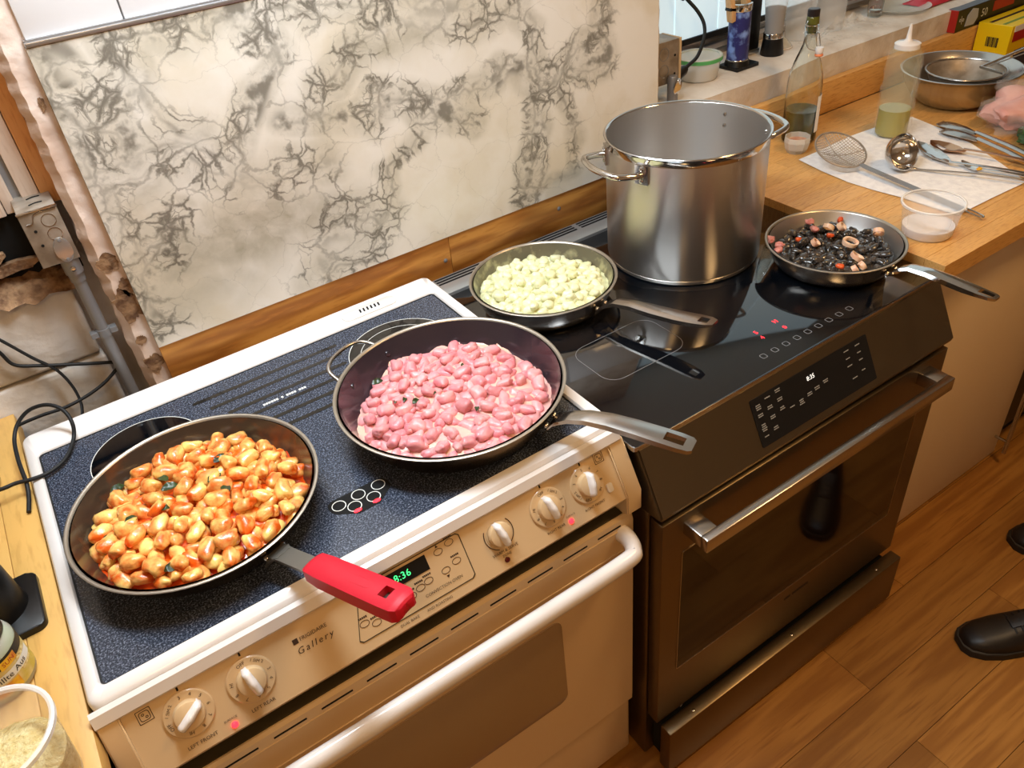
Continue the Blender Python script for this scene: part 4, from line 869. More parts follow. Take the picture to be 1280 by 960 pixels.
bm = B(); box(bm, 1.563, 2.213, -.598, -.577, .004, .860, .002); cd = obj('door', bm, 'cab', cb)
bm = B(); tube(bm, [(2.178, -.636, .045), (2.178, -.636, .62)], .006, 12); pl = obj('bar_pull', bm, 'steel', cd)
for z in (.085, .58):
    bm = B(); tube(bm, [(2.178, -.60, z), (2.178, -.636, z)], .004, 10); obj('post', bm, 'steel', pl)
cb2 = thing('dark_cabinet', 'dark base unit next to the white cabinet', 'cabinet', (2.6, -.3, 0))
bm = B(); box(bm, 2.218, 3.2, -.56, .05, .0, .862, .001); obj('body', bm, 'void', cb2)
bm = B(); box(bm, 2.222, 3.19, -.59, -.562, .08, .858, .002); obj('door', bm, 'black', cb2)

# swing-top bottle
bt = thing('swing_top_bottle', 'tall glass swing-top bottle a third full of dark olive oil', 'bottle', (1.86, -.04, ZC))
bp_ = [(0, .003), (.036, .0), (.041, .004), (.042, .012), (.0425, .12), (.042, .145), (.039, .170), (.032, .195), (.023, .218), (.0165, .236), (.0145, .25), (.0145, .268), (.0165, .271), (.0165, .279), (.014, .280)]
bm = B(); lathe(bm, bp_+[(.0115, .280), (.0120, .25), (.0140, .236), (.0205, .218), (.0295, .195), (.0365, .170), (.0395, .145), (.040, .12), (.0395, .012), (.036, .006), (0, .006)], 40); obj('glass', bm, 'clear', bt, local=True, ang=60)
bm = B(); lathe(bm, [(0, .0065), (.0355, .0065), (.0390, .0125), (.0394, .082), (0, .082)], 40); obj('oil', bm, 'oil_d', bt, local=True)
bm = B(); lathe(bm, [(0, .262), (.0108, .262), (.0112, .281), (.0155, .283), (.0145, .298), (.013, .300), (0, .300)], 24); obj('stopper', bm, 'oil_d', bt, local=True)
bm = B(); lathe(bm, [(.0125, .299), (.0142, .300), (.0142, .314), (.012, .316), (0, .316)], 24); obj('cap', bm, 'box_dark', bt, local=True)
bm = B(); tube(bm, [hp(.0175, 15*k, .262) for k in range(24)], .0011, 6, True); tube(bm, smooth_path([(.0175, 0, .262), (.024, -.004, .255), (.022, -.012, .235), (.012, -.020, .228), (0, -.0225, .226), (-.012, -.020, .228), (-.022, -.012, .235), (-.024, -.004, .255), (-.0175, 0, .262)], 4), .0011, 6); tube(bm, smooth_path([(.0175, 0, .27), (.021, .0, .282), (.017, 0, .292)], 4), .0011, 6); tube(bm, smooth_path([(-.0175, 0, .27), (-.021, .0, .282), (-.017, 0, .292)], 4), .0011, 6); obj('wire_bail', bm, 'chrome', bt, local=True)
bm = B(); lathe(bm, [(0, .010), (.009, .010), (.0105, .004), (.008, -.004), (.006, -.006)], 18, (.004, -.026, .222)); st_ = obj('hanging_stopper', bm, 'white', bt, local=True)
MT['orange_seal'] = mat('orange_rubber_seal', C8(236, 140, 90), .5)
bm = B(); lathe(bm, [(0, .004), (.0095, .004), (.0105, .0015), (.0095, -.001), (0, -.001)], 18, (.004, -.026, .2135)); obj('seal', bm, 'orange_seal', st_, local=True)
bm = B(); grid(bm, 8, 6, lambda u, v: hp(.0431, -88+52*u, .03+.09*v)); obj('label', bm, 'paper', bt, local=True)
# small jar behind the pot
jr = thing('glass_votive', 'small cut glass dish of brown spice behind the stockpot', 'dish', (1.80, -.085, ZC))
bm = B(); lathe(bm, [(0, 0), (.022, 0), (.028, .010), (.032, .028), (.031, .040), (.028, .040), (.029, .028), (.025, .011), (0, .006)], 10); obj('glass', bm, 'plastic_m', jr, local=True, ang=10)
bm = B(); lathe(bm, [(0, .0065), (.024, .011), (.028, .028), (0, .031)], 20); obj('spice', bm, 'terracotta', jr, local=True)
# squeeze bottle
sq = thing('squeeze_bottle', 'milky plastic squeeze bottle with golden oil wrapped in cling film', 'bottle', (2.035, -.182, ZC+.0035))
bm = B(); lathe(bm, [(0, 0), (.035, 0), (.0385, .004), (.039, .02), (.0385, .175), (.036, .198), (.029, .210), (.026, .212)], 36); obj('bottle_wall', bm, 'plastic_s', sq, local=True, ang=60)
bm = B(); lathe(bm, [(0, .002), (.034, .002), (.0372, .006), (.0372, .066), (0, .066)], 36); obj('oil', bm, 'oil', sq, local=True)
bm = B(); lathe(bm, [(.024, .206), (.029, .208), (.029, .219), (.024, .222), (.010, .224), (.0065, .229), (.0035, .256), (.0025, .262), (0, .262)], 30); obj('nozzle_cap', bm, 'white', sq, local=True, ang=50)
bm = B(); rw = random.Random(2)
grid(bm, 60, 26, lambda u, v: hp(.0405+.004*NZ.noise(V((math.cos(2*PI*u)*4, math.sin(2*PI*u)*4, v*7)))+.006*max(0, NZ.noise(V((math.cos(2*PI*u)*9, math.sin(2*PI*u)*9, v*12)))), 360*u, .004+.2*v))
obj('cling_film', bm, 'film_thin', sq, local=True, ang=30)
bm = B(); grid(bm, 14, 20, lambda u, v: (.036+.022*u+.006*NZ.noise(V((u*6, v*7, 2))), -.012+.012*NZ.noise(V((u*5, v*6, 8))), .07+.125*v-.02*u+.006*NZ.noise(V((u*6, v*9, 5))))); obj('film_tail', bm, 'bagfilm', sq, local=True, ang=20)
# mixing bowl with strainer
bw = thing('mixing_bowl', 'wide stainless mixing bowl on the butcher block', 'bowl', (2.345, -.155, ZC))
bm = B(); lathe(bm, [(0, 0), (.075, 0), (.09, .005), (.115, .025), (.135, .055), (.144, .086), (.149, .0875), (.1495, .089), (.147, .0905), (.142, .089), (.132, .056), (.112, .0275), (.088, .0075), (0, .003)], 64); obj('body', bm, 'steel', bw, local=True, ang=60)
stn = thing('sieve', 'steel sieve with long rod handle resting in the mixing bowl', 'sieve', (2.36, -.16, ZC+.05))
bm = B(); tube(bm, [V((2.36, -.16, ZC+.080))+hp(.098, 15*k, 0) for k in range(24)], .003, 8, True); obj('ring', bm, 'steel', stn)
bm = B(); lathe(bm, [(.097, .080), (.085, .055), (.06, .035), (0, .025)], 32, (2.36, -.16, ZC)); obj('mesh_bowl', bm, 'galv', stn)
p0 = at(1226, 84, 'z', ZC+.092); p1 = at(1290, 57, 'z', ZC+.125)
bm = B(); tube(bm, [V((2.36, -.16, ZC+.082))+(p0-V((2.36, -.16, ZC+.09))).normalized()*.096, p0, p1], .0042, 10); obj('handle', bm, 'chrome', stn)
bm = B(); tube(bm, [at(1238, 82, 'z', ZC+.094), at(1282, 66, 'z', ZC+.115)], .0016, 8); obj('hook_wire', bm, 'emt', stn)
# boxes
bx = thing('wrap_box', 'yellow cardboard wrap box standing against the wooden upstand', 'box', (2.87, -.04, ZC))
bm = B(); box(bm, 2.72, 3.02, -.072, .030, ZC, ZC+.098, .001, 1); obj('carton', bm, 'yellow', bx)
bm = B(); box(bm, 2.735, 3.02, -.0735, -.0715, ZC+.052, ZC+.080); obj('red_stripe', bm, 'box_red', bx)
bm = B(); box(bm, 2.735, 3.02, -.0735, -.0715, ZC+.080, ZC+.096); obj('white_stripe', bm, 'white_print', bx)
for k in range(2): bm = B(); box(bm, 2.73, 3.02, -.045+k*.04, -.035+k*.04, ZC+.098, ZC+.0985); obj('top_line', bm, 'box_dark' if k else 'label_green', bx)
bm = B()
for k in range(9): box(bm, 2.7185, 2.7205, -.040+k*.0042, -.040+k*.0042+(.0018 if k % 3 else .003), ZC+.035, ZC+.062)
obj('barcode', bm, 'print', bx)
b2 = thing('foil_box', 'dark red and black foil box lying on top of the wooden upstand', 'box', (2.79, .055, .991))
bm = B(); box(bm, 2.61, 3.0, .036, .092, .9915, 1.052, .001, 1); obj('carton', bm, 'box_dark', b2)
bm = B(); box(bm, 2.6075, 2.61, .036, .092, .9915, 1.052); obj('red_end', bm, 'box_red', b2)
bm = B(); plate(bm, [(2.655, 1.000), (2.70, .9975), (2.715, 1.015), (2.71, 1.040), (2.68, 1.046), (2.66, 1.030)], .0008, (V((0, .036, 0)), V((1, 0, 0)), V((0, 0, 1)))); obj('silver_picture', bm, 'silver_p', b2)
bm = B(); text(bm, '50', .032, V((2.745, .0355, 1.022)), V((1, 0, 0)), V((0, 0, 1))); obj('number_print', bm, 'white_print', b2)
bm = B(); box(bm, 2.79, 2.90, .0352, .0362, 1.016, 1.044); obj('red_label', bm, 'box_red', b2)
bm = B(); text(bm, '%', .030, V((2.632, .0355, 1.022)), V((.7, 0, .7)), V((-.7, 0, .7))); obj('end_print', bm, 'white_print', b2)
b3 = thing('wrap_box', 'dark box with red end lying behind the plastic bag', 'box', (2.80, -.16, ZC))
bm = B(); box(bm, 2.66, 2.95, -.21, -.125, ZC, ZC+.055, .001, 1); obj('carton', bm, 'box_red', b3)
bm = B(); box(bm, 2.6585, 2.72, -.2115, -.1235, ZC+.001, ZC+.0555); obj('dark_end', bm, 'box_dark', b3)
for k, (px, py) in enumerate(((1240, 128), (1222, 150))):
    q = at(px, py, 'z', ZC); bm = B(); lathe(bm, [(0, 0), (.055-.01*k, 0), (.056-.01*k, .006), (.053-.01*k, .010), (0, .010)], 32); o = obj('wooden_disc', bm, 'stave'); o.location = (q.x+.06+.02*k, q.y-.06*(1-k)-.02, ZC); tag(o, ('round wooden lid leaning beside the mixing bowl', 'small round wooden coaster near the tongs')[k], 'lid')
# paper towel
TP = [(998, 200), (1030, 186), (1062, 171), (1100, 158), (1140, 146), (1180, 163), (1215, 180), (1250, 204), (1283, 228), (1242, 247), (1197, 270), (1160, 258), (1125, 247), (1092, 238), (1060, 228), (1028, 215)]
P3 = [at(a, b, 'z', ZC+.001) for a, b in TP]; cen = sum(P3, V())/len(P3); bm = B(); rings = []
for j in range(0, 13):
    f_ = j/12; rings.append([bm.verts.new((lambda q: V((q.x, q.y, ZC+.0012+.0022*max(0, NZ.noise(V((q.x*14, q.y*14, 0))))+(.003*abs(NZ.noise(V((q.x*22, q.y*22, 3)))) if j == 12 else 0))))(cen.lerp(p, max(f_, .001)))) for p in P3])
for a, b in zip(rings, rings[1:]):
    for k in range(len(P3)): bm.faces.new((a[k], b[k], b[(k+1) % len(P3)], a[(k+1) % len(P3)]))
single('paper_towel', bm, 'paper', 'white paper towel spread under the utensils', 'paper towel', (cen.x, cen.y, ZC), ang=60)
# spider strainer
so = at(1051, 187, 'z', ZC+.040); sp = thing('spider_strainer', 'round wire mesh skimmer with flat handle on the paper towel', 'skimmer', (so.x, so.y, ZC+.003))
h0 = at(1078, 207, 'z', ZC+.018); h1 = at(1205, 261, 'z', ZC+.009); hd_ = (h1-h0).normalized(); ntilt = M.Rotation(rad(22), 4, V((0, 0, 1)).cross(hd_).normalized()); RS = .0605
def spt(r, a, z=0): return so+ntilt@(V((r*math.cos(a), r*math.sin(a), z)))
bm = B(); tube(bm, [spt(RS, 2*PI*k/40) for k in range(40)], .0022, 8, True); obj('rim', bm, 'galv', sp)
bm = B()
for k in range(-9, 10):
    d = k*.0062; hw = math.sqrt(max(0, RS*RS-d*d))
    for ax in (0, 1):
        pts = []
        for i in range(9):
            t = -hw+2*hw*i/8; xy = (d, t) if ax else (t, d); z = -.016*(1-(xy[0]**2+xy[1]**2)/(RS*RS)); pts.append(so+ntilt@V((xy[0], xy[1], z)))
        tube(bm, pts, .0009, 4)
obj('wire_mesh', bm, 'galv', sp, kind='stuff')
bm = B(); al = math.atan2(hd_.y, hd_.x); tube(bm, [spt(RS*abs(t), al+(0 if t > 0 else PI), -.0165*(1-t*t)-.001) for t in [-1+2*i/14 for i in range(15)]], .0018, 6); tube(bm, [spt(RS*abs(t), al+PI/2.6+(0 if t > 0 else PI), -.0165*(1-t*t)-.001) for t in [-1+2*i/14 for i in range(15)]], .0014, 6); obj('brace', bm, 'galv', sp)
bm = B(); LL = (h1-h0).length; strap(bm, [(-.004, .003, .006, .002, 0), (.01, .001, .0075, .002, 0), (LL*.5, 0, .0078, .002, 0), (LL, 0, .0078, .002, 0)], 4); pt_ = math.asin((h0.z-h1.z)/LL); xf(bm, frame_m(h0, hd_, pt_)); obj('handle', bm, 'emt', sp)
e1 = at(1228, 271, 'z', ZC+.008); pd = V((-hd_.y, hd_.x, 0)).normalized()*.006
bm = B(); tube(bm, smooth_path([h1+pd, h1.lerp(e1, .6)+pd, e1+pd*.6, e1-pd*.6, h1.lerp(e1, .6)-pd, h1-pd], 5), .0019, 8); obj('hanging_loop', bm, 'chrome', sp)
# ladle
lo = at(1131, 190, 'z', ZC+.047); ld = thing('ladle', 'stainless ladle with a deep bowl on the paper towel', 'ladle', (lo.x, lo.y, ZC+.004)); RL = .042
bm = B(); lathe(bm, [(RL*math.sin(a), -RL*math.cos(a)) for a in [PI/2*k/10 for k in range(11)]]+[(RL*.96, .0006), (RL*.94, -.001)]+[(RL*.94*math.sin(a), -RL*.94*math.cos(a)) for a in [PI/2*k/10 for k in range(9, -1, -1)]], 40)
hx = at(1152, 212, 'z', ZC+.006); hy = at(1300, 228, 'z', ZC+.014); ldir = (hy-hx).normalized(); topn = V((-.15, -.88, .42)).normalized()
xf(bm, M.Translation(lo)@V((0, 0, 1)).rotation_difference(topn).to_matrix().to_4x4()); obj('cup', bm, 'chrome', ld, ang=60)
bm = B(); tube(bm, smooth_path([lo-V((0, 0, .034))+V((.01, -.006, 0)), hx.lerp(lo-V((0, 0, .034)), .3), hx, hx.lerp(hy, .5)+V((0, 0, .004)), hy], 6), .0042, 8, flat=.5); obj('handle', bm, 'steel', ld)
# spoons and tongs
def spoon(name, label, px0, px1, px2, hw, mt, z0=.012, slots=0):
    a, b, c = at(*px0, 'z', ZC+.010), at(*px1, 'z', ZC+z0), at(*px2, 'z', ZC+z0+.004); t = thing(name, label, 'utensil', (a.x, a.y, ZC+.004)); L1, L2 = (b-a).length, (c-b).length; d1 = (b-a).normalized(); d2 = (c-b).normalized()
    bm = B(); strap(bm, [(0, .004, .002, .0012, 0), (L1*.12, .002, hw*.6, .0012, -.003), (L1*.4, 0, hw, .0012, -.007), (L1*.7, 0, hw*.85, .0012, -.006), (L1*.93, .002, hw*.35, .0015, -.001), (L1*1.02, .003, .0042, .0018, 0)], 8, (L1*.2, L1*.5, .13) if slots else None); xf(bm, frame_m(a, d1)); obj('bowl', bm, mt, t, ang=60)
    bm = B(); strap(bm, [(-.003, .002, .0042, .002, .0005), (L2*.3, .004, .0040, .002, .0005), (L2*.7, .004, .0055, .002, .0005), (L2, .001, .0075, .002, .0005)], 4); xf(bm, frame_m(b, d2)); obj('handle', bm, mt, t, ang=60); return t
spoon('serving_spoon', 'dark steel serving spoon lying next to the ladle', (1147, 178), (1188, 203), (1300, 218), .022, 'chrome')
MT['copper'] = mat('copper_toned_steel', C8(206, 160, 126), .22, 1)
spoon('slotted_spoon', 'copper toned slotted spoon lying beside the tongs', (1163, 177), (1206, 187), (1300, 203), .026, 'copper', .016, 1)
spoon('teaspoon', 'small teaspoon with a yellow scrap in its bowl', (1202, 202), (1228, 212), (1300, 222), .011, 'chrome', .014)
q = at(1224, 211, 'z', ZC+.022); o = bpy.data.objects.new('butter_scrap', gnoc(101, .014, .010, .007)); o.data.materials.append(MT['label_yellow']); COL.objects.link(o); o.location = q; tag(o, 'small yellow scrap sitting in the teaspoon', 'scrap')
tg = thing('tongs', 'steel kitchen tongs with scalloped tips on the paper towel edge', 'tongs', tuple(at(1195, 160, 'z', ZC+.004)))
for k, ((a0, b0), (a1, b1), (a2, b2_)) in enumerate((((1176, 154), (1222, 166), (1300, 196)), ((1180, 163), (1224, 174), (1300, 206)))):
    a, b, c = at(a0, b0, 'z', ZC+.010), at(a1, b1, 'z', ZC+.014), at(a2, b2_, 'z', ZC+.020); L1 = (b-a).length; L2 = (c-b).length
    bm = B(); strap(bm, [(0, .0, .015, .0012, .003), (L1*.12, .002, .020, .0012, .004), (L1*.3, .003, .021, .0012, .005), (L1*.6, .003, .018, .0012, .005), (L1, .001, .007, .0014, .003)], 10); xf(bm, frame_m(a, b-a))
    ar = obj('arm', (lambda bb: (strap(bb, [(-.004, .001, .007, .0014, .003), (L2*.5, .003, .0085, .0014, .003), (L2, 0, .0085, .0014, .003)], 6), xf(bb, frame_m(b, c-b)), bb)[2])(B()), 'steel', tg); obj('tip', bm, 'steel', ar)
    for j in range(5):
        bm = B(); lathe(bm, [(0, .002), (.0028, .001), (.0036, -.002)], 10); xf(bm, frame_m(a, b-a)@M.Translation((-.001, -.011+j*.0055, .0005))); obj('scallop', bm, 'chrome', ar)
# deli cup with salt
cu_ = thing('plastic_cup', 'clear plastic tub with a little white salt on the butcher block', 'tub', (1.6445, -.5465, ZC))
bm = B(); lathe(bm, [(0, .0005), (.045, .0005), (.048, .004), (.056, .062), (.0585, .064), (.0585, .068), (.0555, .068)], 48); obj('wall', bm, 'plastic', cu_, local=True, ang=60)
bm = B(); lathe(bm, [(.0565, .063), (.060, .0645), (.060, .0685), (.0575, .0695), (.0555, .0685)], 48); obj('rim', bm, 'rim_plastic', cu_, local=True)
bm = B(); lathe(bm, [(0, .0015), (.0445, .0015), (.047, .005), (.0485, .020), (.036, .0215), (.02, .0195), (0, .020)], 40); obj('salt', bm, 'salt', cu_, local=True)
# plastic bag
bq = at(1262, 150, 'z', ZC+.03); bg = thing('plastic_bag', 'clear plastic bag of pink meat and green herbs', 'bag', (bq.x+.02, bq.y-.02, ZC))
def lump(name, mt, cx, cy, cz, rx, ry, rz_, amp, sc, par, n=26, fz=0):
    bm = B(); bmesh.ops.create_icosphere(bm, subdivisions=4, radius=1)
    for v in bm.verts:
        q = v.co.copy(); s = 1+amp*NZ.noise(q*sc+V((cx*9, cy*9, 0)))+amp*.4*NZ.noise(q*sc*2.7); v.co = V((cx+q.x*rx*s, cy+q.y*ry*s, max(ZC+fz, cz+q.z*rz_*s)))
    return obj(name, bm, mt, par, ang=60)
lump('meat', 'bagpink', bq.x+.06, bq.y+.0, ZC+.045, .10, .075, .045, .3, 1.6, bg, fz=.004)
lump('herbs', 'herb', bq.x-.015, bq.y-.085, ZC+.026, .062, .04, .024, .3, 2.4, bg, fz=.003)
lump('film', 'bagfilm', bq.x+.045, bq.y-.04, ZC+.055, .115, .11, .062, .42, 2.2, bg, fz=.001)

# ================================================================== WINDOW SILL THINGS
ZS = 1.0605
ob = thing('outlet_box', 'metal outlet box on the wall at the end of the window sill', 'outlet box', (1.53, .15, 1.08))
bm = B(); box(bm, 1.470, 1.568, .100, .165, 1.098, 1.196, .002); obj('box', bm, 'galv', ob)
for z in (1.168, 1.13):
    bm = B(); ring_plate(bm, ell(1.522, z, .015, .015), ell(1.522, z, .0135, .0135), 0, .0006, (V((0, .100, 0)), V((1, 0, 0)), V((0, 0, 1)))); obj('knockout', bm, 'emt', ob)
for z in (1.16, 1.118):
    bm = B(); plate(bm, ell(1.556, z, .003, .003, 12), .0006, (V((0, .100, 0)), V((1, 0, 0)), V((0, 0, 1)))); obj('screw_hole', bm, 'void', ob)
bm = B(); box(bm, 1.5705, 1.577, .10, .165, 1.10, 1.196, .001); obj('cover', bm, 'cream', ob)
bm = B(); lathe(bm, [(.013, -.06), (.013, .028), (.010, .034), (0, .036)], 20, (1.540, .088, 1.085)); obj('fitting', bm, 'emt', ob)
bm = B(); plate(bm, ell(0, 0, .011, .021), .004, (V((1.541, .0745, 1.096)), V((1, 0, 0)), V((0, -.3, 1)).normalized()), bev=.0015); obj('fitting_cover', bm, 'chrome', ob)
pg = [at(850, 92, 'y', .112), at(860, 82, 'y', .115), at(872, 70, 'y', .13), at(880, 48, 'y', .15), at(880, 30, 'y', .18), at(872, 14, 'y', .2), at(858, -2, 'y', .22), at(850, -14, 'y', .23), V((1.66, .235, 1.5)), V((1.64, .24, 1.9)), V((1.64, .24, 2.44))]
cdz = thing('power_cord', 'black power cord plugged into the metal outlet box by the sill', 'cord', tuple(pg[0]))
bm = B(); tube(bm, smooth_path(pg, 6), .0045, 8); obj('cable', bm, 'black_rubber', cdz)
bm = B(); lathe(bm, [(0, -.01), (.011, -.008), (.012, .012), (.008, .022), (0, .024)], 14); xf(bm, M.Translation(pg[0])@V((0, 0, 1)).rotation_difference((pg[1]-pg[0]).normalized()).to_matrix().to_4x4()); obj('plug', bm, 'black', cdz)
dc = thing('deli_container', 'clear deli tub with a green rimmed lid on the window sill', 'tub', (1.70, .165, ZS))
bm = B(); lathe(bm, [(0, .0), (.045, 0), (.049, .004), (.055, .05), (.056, .052)], 40); obj('wall', bm, 'plastic_m', dc, local=True)
bm = B(); lathe(bm, [(0, .002), (.045, .002), (.0505, .03), (0, .030)], 36); obj('contents', bm, 'salt', dc, local=True)
bm = B(); lathe(bm, [(.0565, .044), (.0585, .046), (.0585, .056), (.0565, .057), (.05, .0565), (.049, .054), (.03, .053), (0, .053)], 40); lid = obj('lid', bm, 'plastic_m', dc, local=True)
bm = B(); lathe(bm, [(.0592, .046), (.0592, .0545), (.0586, .055)], 40); obj('green_band', bm, 'green_lid', lid, local=True)
kc = thing('knife_holder', 'blue patterned can on a black wedge base holding tools on the sill', 'utensil holder', (1.822, .150, ZS))
bm = B(); lathe(bm, [(0, .018), (.027, .018), (.0275, .022), (.0275, .138), (.027, .140)], 32); obj('can', bm, 'blue', kc, local=True)
bm = B(); lathe(bm, [(.0275, .138), (.0285, .140), (.0285, .155), (.025, .157), (.0245, .145)], 32); obj('steel_collar', bm, 'chrome', kc, local=True)
bm = B(); lathe(bm, [(.0278, .017), (.0285, .018), (.0285, .022), (.0278, .023)], 32); obj('base_ring', bm, 'chrome', kc, local=True)
bm = B(); plate(bm, rrect(-.033, .048, -.033, .033, .004), .008); bmesh.ops.create_cone(bm, cap_ends=True, segments=28, radius1=.034, radius2=.029, depth=.016, matrix=M.Translation((0, 0, .012))); obj('base', bm, 'black', kc, local=True)
bm = B(); box(bm, -.075, -.028, -.010, .010, .132, .140, .001); xf(bm, M.Rotation(rad(12), 4, 'Y')); obj('scraper', bm, 'black', kc, local=True)
bm = B(); box(bm, -.012, .004, -.010, .010, .12, .205, .003); xf(bm, M.Rotation(rad(-12), 4, 'Y')); obj('wooden_tool', bm, 'wood_spoon', kc, local=True)
bm = B(); box(bm, .006, .022, -.012, .008, .12, .20, .002); obj('pale_tool', bm, 'wood_spoon', kc, local=True)
dk = thing('utensil_block', 'black plastic block standing behind the blue can on the sill', 'block', (1.93, .215, ZS)); bm = B(); box(bm, -.022, .022, -.02, .02, 0, .2, .003); obj('body', bm, 'black', dk, local=True); bm = B(); box(bm, -.024, .024, -.022, .022, 0, .012, .002); obj('foot', bm, 'alu', dk, local=True)
gd = thing('pepper_grinder', 'clear pepper grinder with black foot and steel band on the sill', 'pepper grinder', (1.962, .158, ZS))
bm = B(); lathe(bm, [(0, 0), (.030, 0), (.0305, .003), (.0255, .042), (0, .042)], 32); obj('foot', bm, 'black', gd, local=True)
bm = B(); lathe(bm, [(.0258, .0422), (.026, .043), (.026, .054), (.0255, .0548)], 32); obj('band', bm, 'chrome', gd, local=True)
bm = B(); lathe(bm, [(0, .055), (.0225, .055), (.022, .075), (.026, .115), (0, .118)], 28); obj('peppercorns', bm, 'pepper', gd, local=True)
bm = B(); lathe(bm, [(.0245, .055), (.024, .075), (.0285, .118), (.030, .14), (.029, .165), (.0, .168)], 32); obj('glass', bm, 'plastic', gd, local=True)
fn = thing('funnel', 'small white plastic funnel upside down on the sill', 'funnel', (2.02, .185, ZS)); bm = B(); lathe(bm, [(.034, 0), (.0345, .003), (.032, .008), (.009, .030), (.0055, .036), (.004, .07), (.003, .07)], 30); obj('body', bm, 'plastic_m', fn, local=True); bm = B(); lathe(bm, [(.036, 0), (.037, .002), (.036, .004), (.034, .003)], 30); obj('rim', bm, 'white', fn, local=True)
for k, (x, y_, r_, h_) in enumerate(((2.115, .20, .045, .15), (2.235, .200, .052, .16))):
    t = thing('plastic_container', ('clear plastic beaker standing behind the swing-top bottle', 'larger clear plastic beaker among cling film on the sill')[k], 'beaker', (x, y_, ZS)); bm = B(); lathe(bm, [(0, .001), (r_*.8, .001), (r_*.83, .004), (r_, h_)], 36); obj('wall', bm, 'plastic', t, local=True); bm = B(); lathe(bm, [(r_, h_-.004), (r_+.003, h_-.002), (r_+.003, h_+.002), (r_, h_+.003)], 36); obj('rim', bm, 'plastic_m', t, local=True)
bm = B(); grid(bm, 50, 30, lambda u, v: (2.06+.27*u, .085+.07*v+.01*NZ.noise(V((u*7, v*5, 1))), ZS+.004+.05*max(0, math.sin(PI*u)*math.sin(PI*v))*(.5+abs(NZ.noise(V((u*9, v*7, 4)))))+.012*abs(NZ.noise(V((u*22, v*16, 2)))))); single('cling_film_heap', bm, 'bagfilm', 'crumpled clear cling film heaped on the sill', 'cling film', (2.29, .16, ZS), ang=25)
gs = at(1085, 19, 'z', ZS); t = thing('drinking_glass', 'clear drinking glass with thick base at the sill edge', 'glass', (gs.x, gs.y-.02, ZS)); bm = B(); lathe(bm, [(0, 0), (.018, 0), (.020, .003), (.026, .11), (.0245, .11), (.019, .02), (0, .016)], 28); obj('glass', bm, 'clear', t, local=True, ang=60)
t = thing('glass_plate', 'round clear glass plate lying on the sill beside the drinking glass', 'plate', (gs.x+.10, gs.y-.03, ZS)); bm = B(); lathe(bm, [(0, .001), (.05, .001), (.085, .010), (.087, .012), (.083, .012), (.05, .004), (0, .004)], 40); obj('dish', bm, 'plastic_m', t, local=True, ang=60)
rq = at(1135, 10, 'z', ZS); bm = B(); grid(bm, 24, 12, lambda u, v: (rq.x+.01+.30*u, rq.y-.05+.09*v, ZS+.002+.026*math.sin(PI*v)*(.6+.6*abs(NZ.noise(V((u*8, v*4, 1)))))*min(1, u*6+.2))); single('red_packet', bm, 'red_cloth', 'crumpled red and white packet at the end of the sill', 'packet', (rq.x+.1, rq.y, ZS), ang=40)

# ================================================================== SHOES
def shoe(px, py, d, label, s=1.):
    q = at(px, py, 'z', 0); t = thing('shoe', label, 'shoe', (q.x, q.y, 0), None, math.atan2(d[1], d[0]))
    st = [(.0, .012, .022), (.012, .030, .036), (.04, .043, .047), (.08, .048, .056), (.12, .046, .070), (.155, .040, .086), (.19, .037, .092), (.235, .036, .090), (.27, .030, .084), (.285, .018, .074)]
    bm = B(); rows = []
    for x, hw, h in st:
        rows.append([bm.verts.new((x*s, hw*s*math.copysign(abs(math.cos(a))**.75, math.cos(a)), .018+(h-.018)*s*math.sin(a)**.8 if math.sin(a) > 0 else .018)) for a in [PI*k/12 for k in range(13)]])
    for a, b in zip(rows, rows[1:]):
        for k in range(12): bm.faces.new((a[k], b[k], b[k+1], a[k+1]))
    bm.faces.new(rows[0]); bm.faces.new(rows[-1][::-1]); obj('upper', bm, 'shoe', t, local=True, ang=70)
    out = [(x*s-.004, hw*s+.004) for x, hw, h in st]+[(x*s-.004 if i else x*s+.004, -hw*s-.004) for i, (x, hw, h) in enumerate(st[::-1])]
    bm = B(); plate(bm, out[::-1], .020, bev=.003); obj('sole', bm, 'shoe_sole', t, local=True, ang=40)
    bm = B(); strap(bm, [(.10*s, .066*s, .013, .002, .002), (.14*s, .084*s, .017, .002, .002), (.165*s, .098*s, .020, .002, .002)], 4); obj('tongue', bm, 'shoe', t, local=True)
    for k in range(4):
        bm = B(); x = (.105+.014*k)*s; z = (.0655+.0065*k)*s; tube(bm, smooth_path([(x, -.026, z-.006), (x, 0, z+.0035), (x, .026, z-.006)], 5), .0022, 6); obj('lace', bm, 'black_rubber', t, local=True)
    return t
shoe(1199, 806, (.86, -.50), 'black lace-up shoe in the middle of the plank floor')
shoe(1264, 681, (.86, -.50), 'black shoe standing nearer the white cabinet')
# ================================================================== LEFT COUNTER AND WALL THINGS
ZL = .900
lc = thing('plywood_counter', 'yellow plywood worktop on the wall side of the cream range', 'worktop', (-.4, -.3, .86))
bm = B(); box(bm, -.0515, -.0045, -.80, .116, .862, ZL, .001); obj('board', bm, 'ply', lc)
bm = B(); box(bm, -.60, -.0522, -.80, .116, .862, ZL-.0005, .001); obj('board', bm, 'ply', lc)
lcb = thing('base_cabinet', 'plain cabinet under the plywood worktop', 'cabinet', (-.4, -.3, 0)); bm = B(); box(bm, -.60, -.03, -.72, .116, 0, .861, .002); obj('body', bm, 'void', lcb); bm = B(); box(bm, -.595, -.035, -.74, -.721, .08, .855, .002); obj('door', bm, 'ply', lcb)
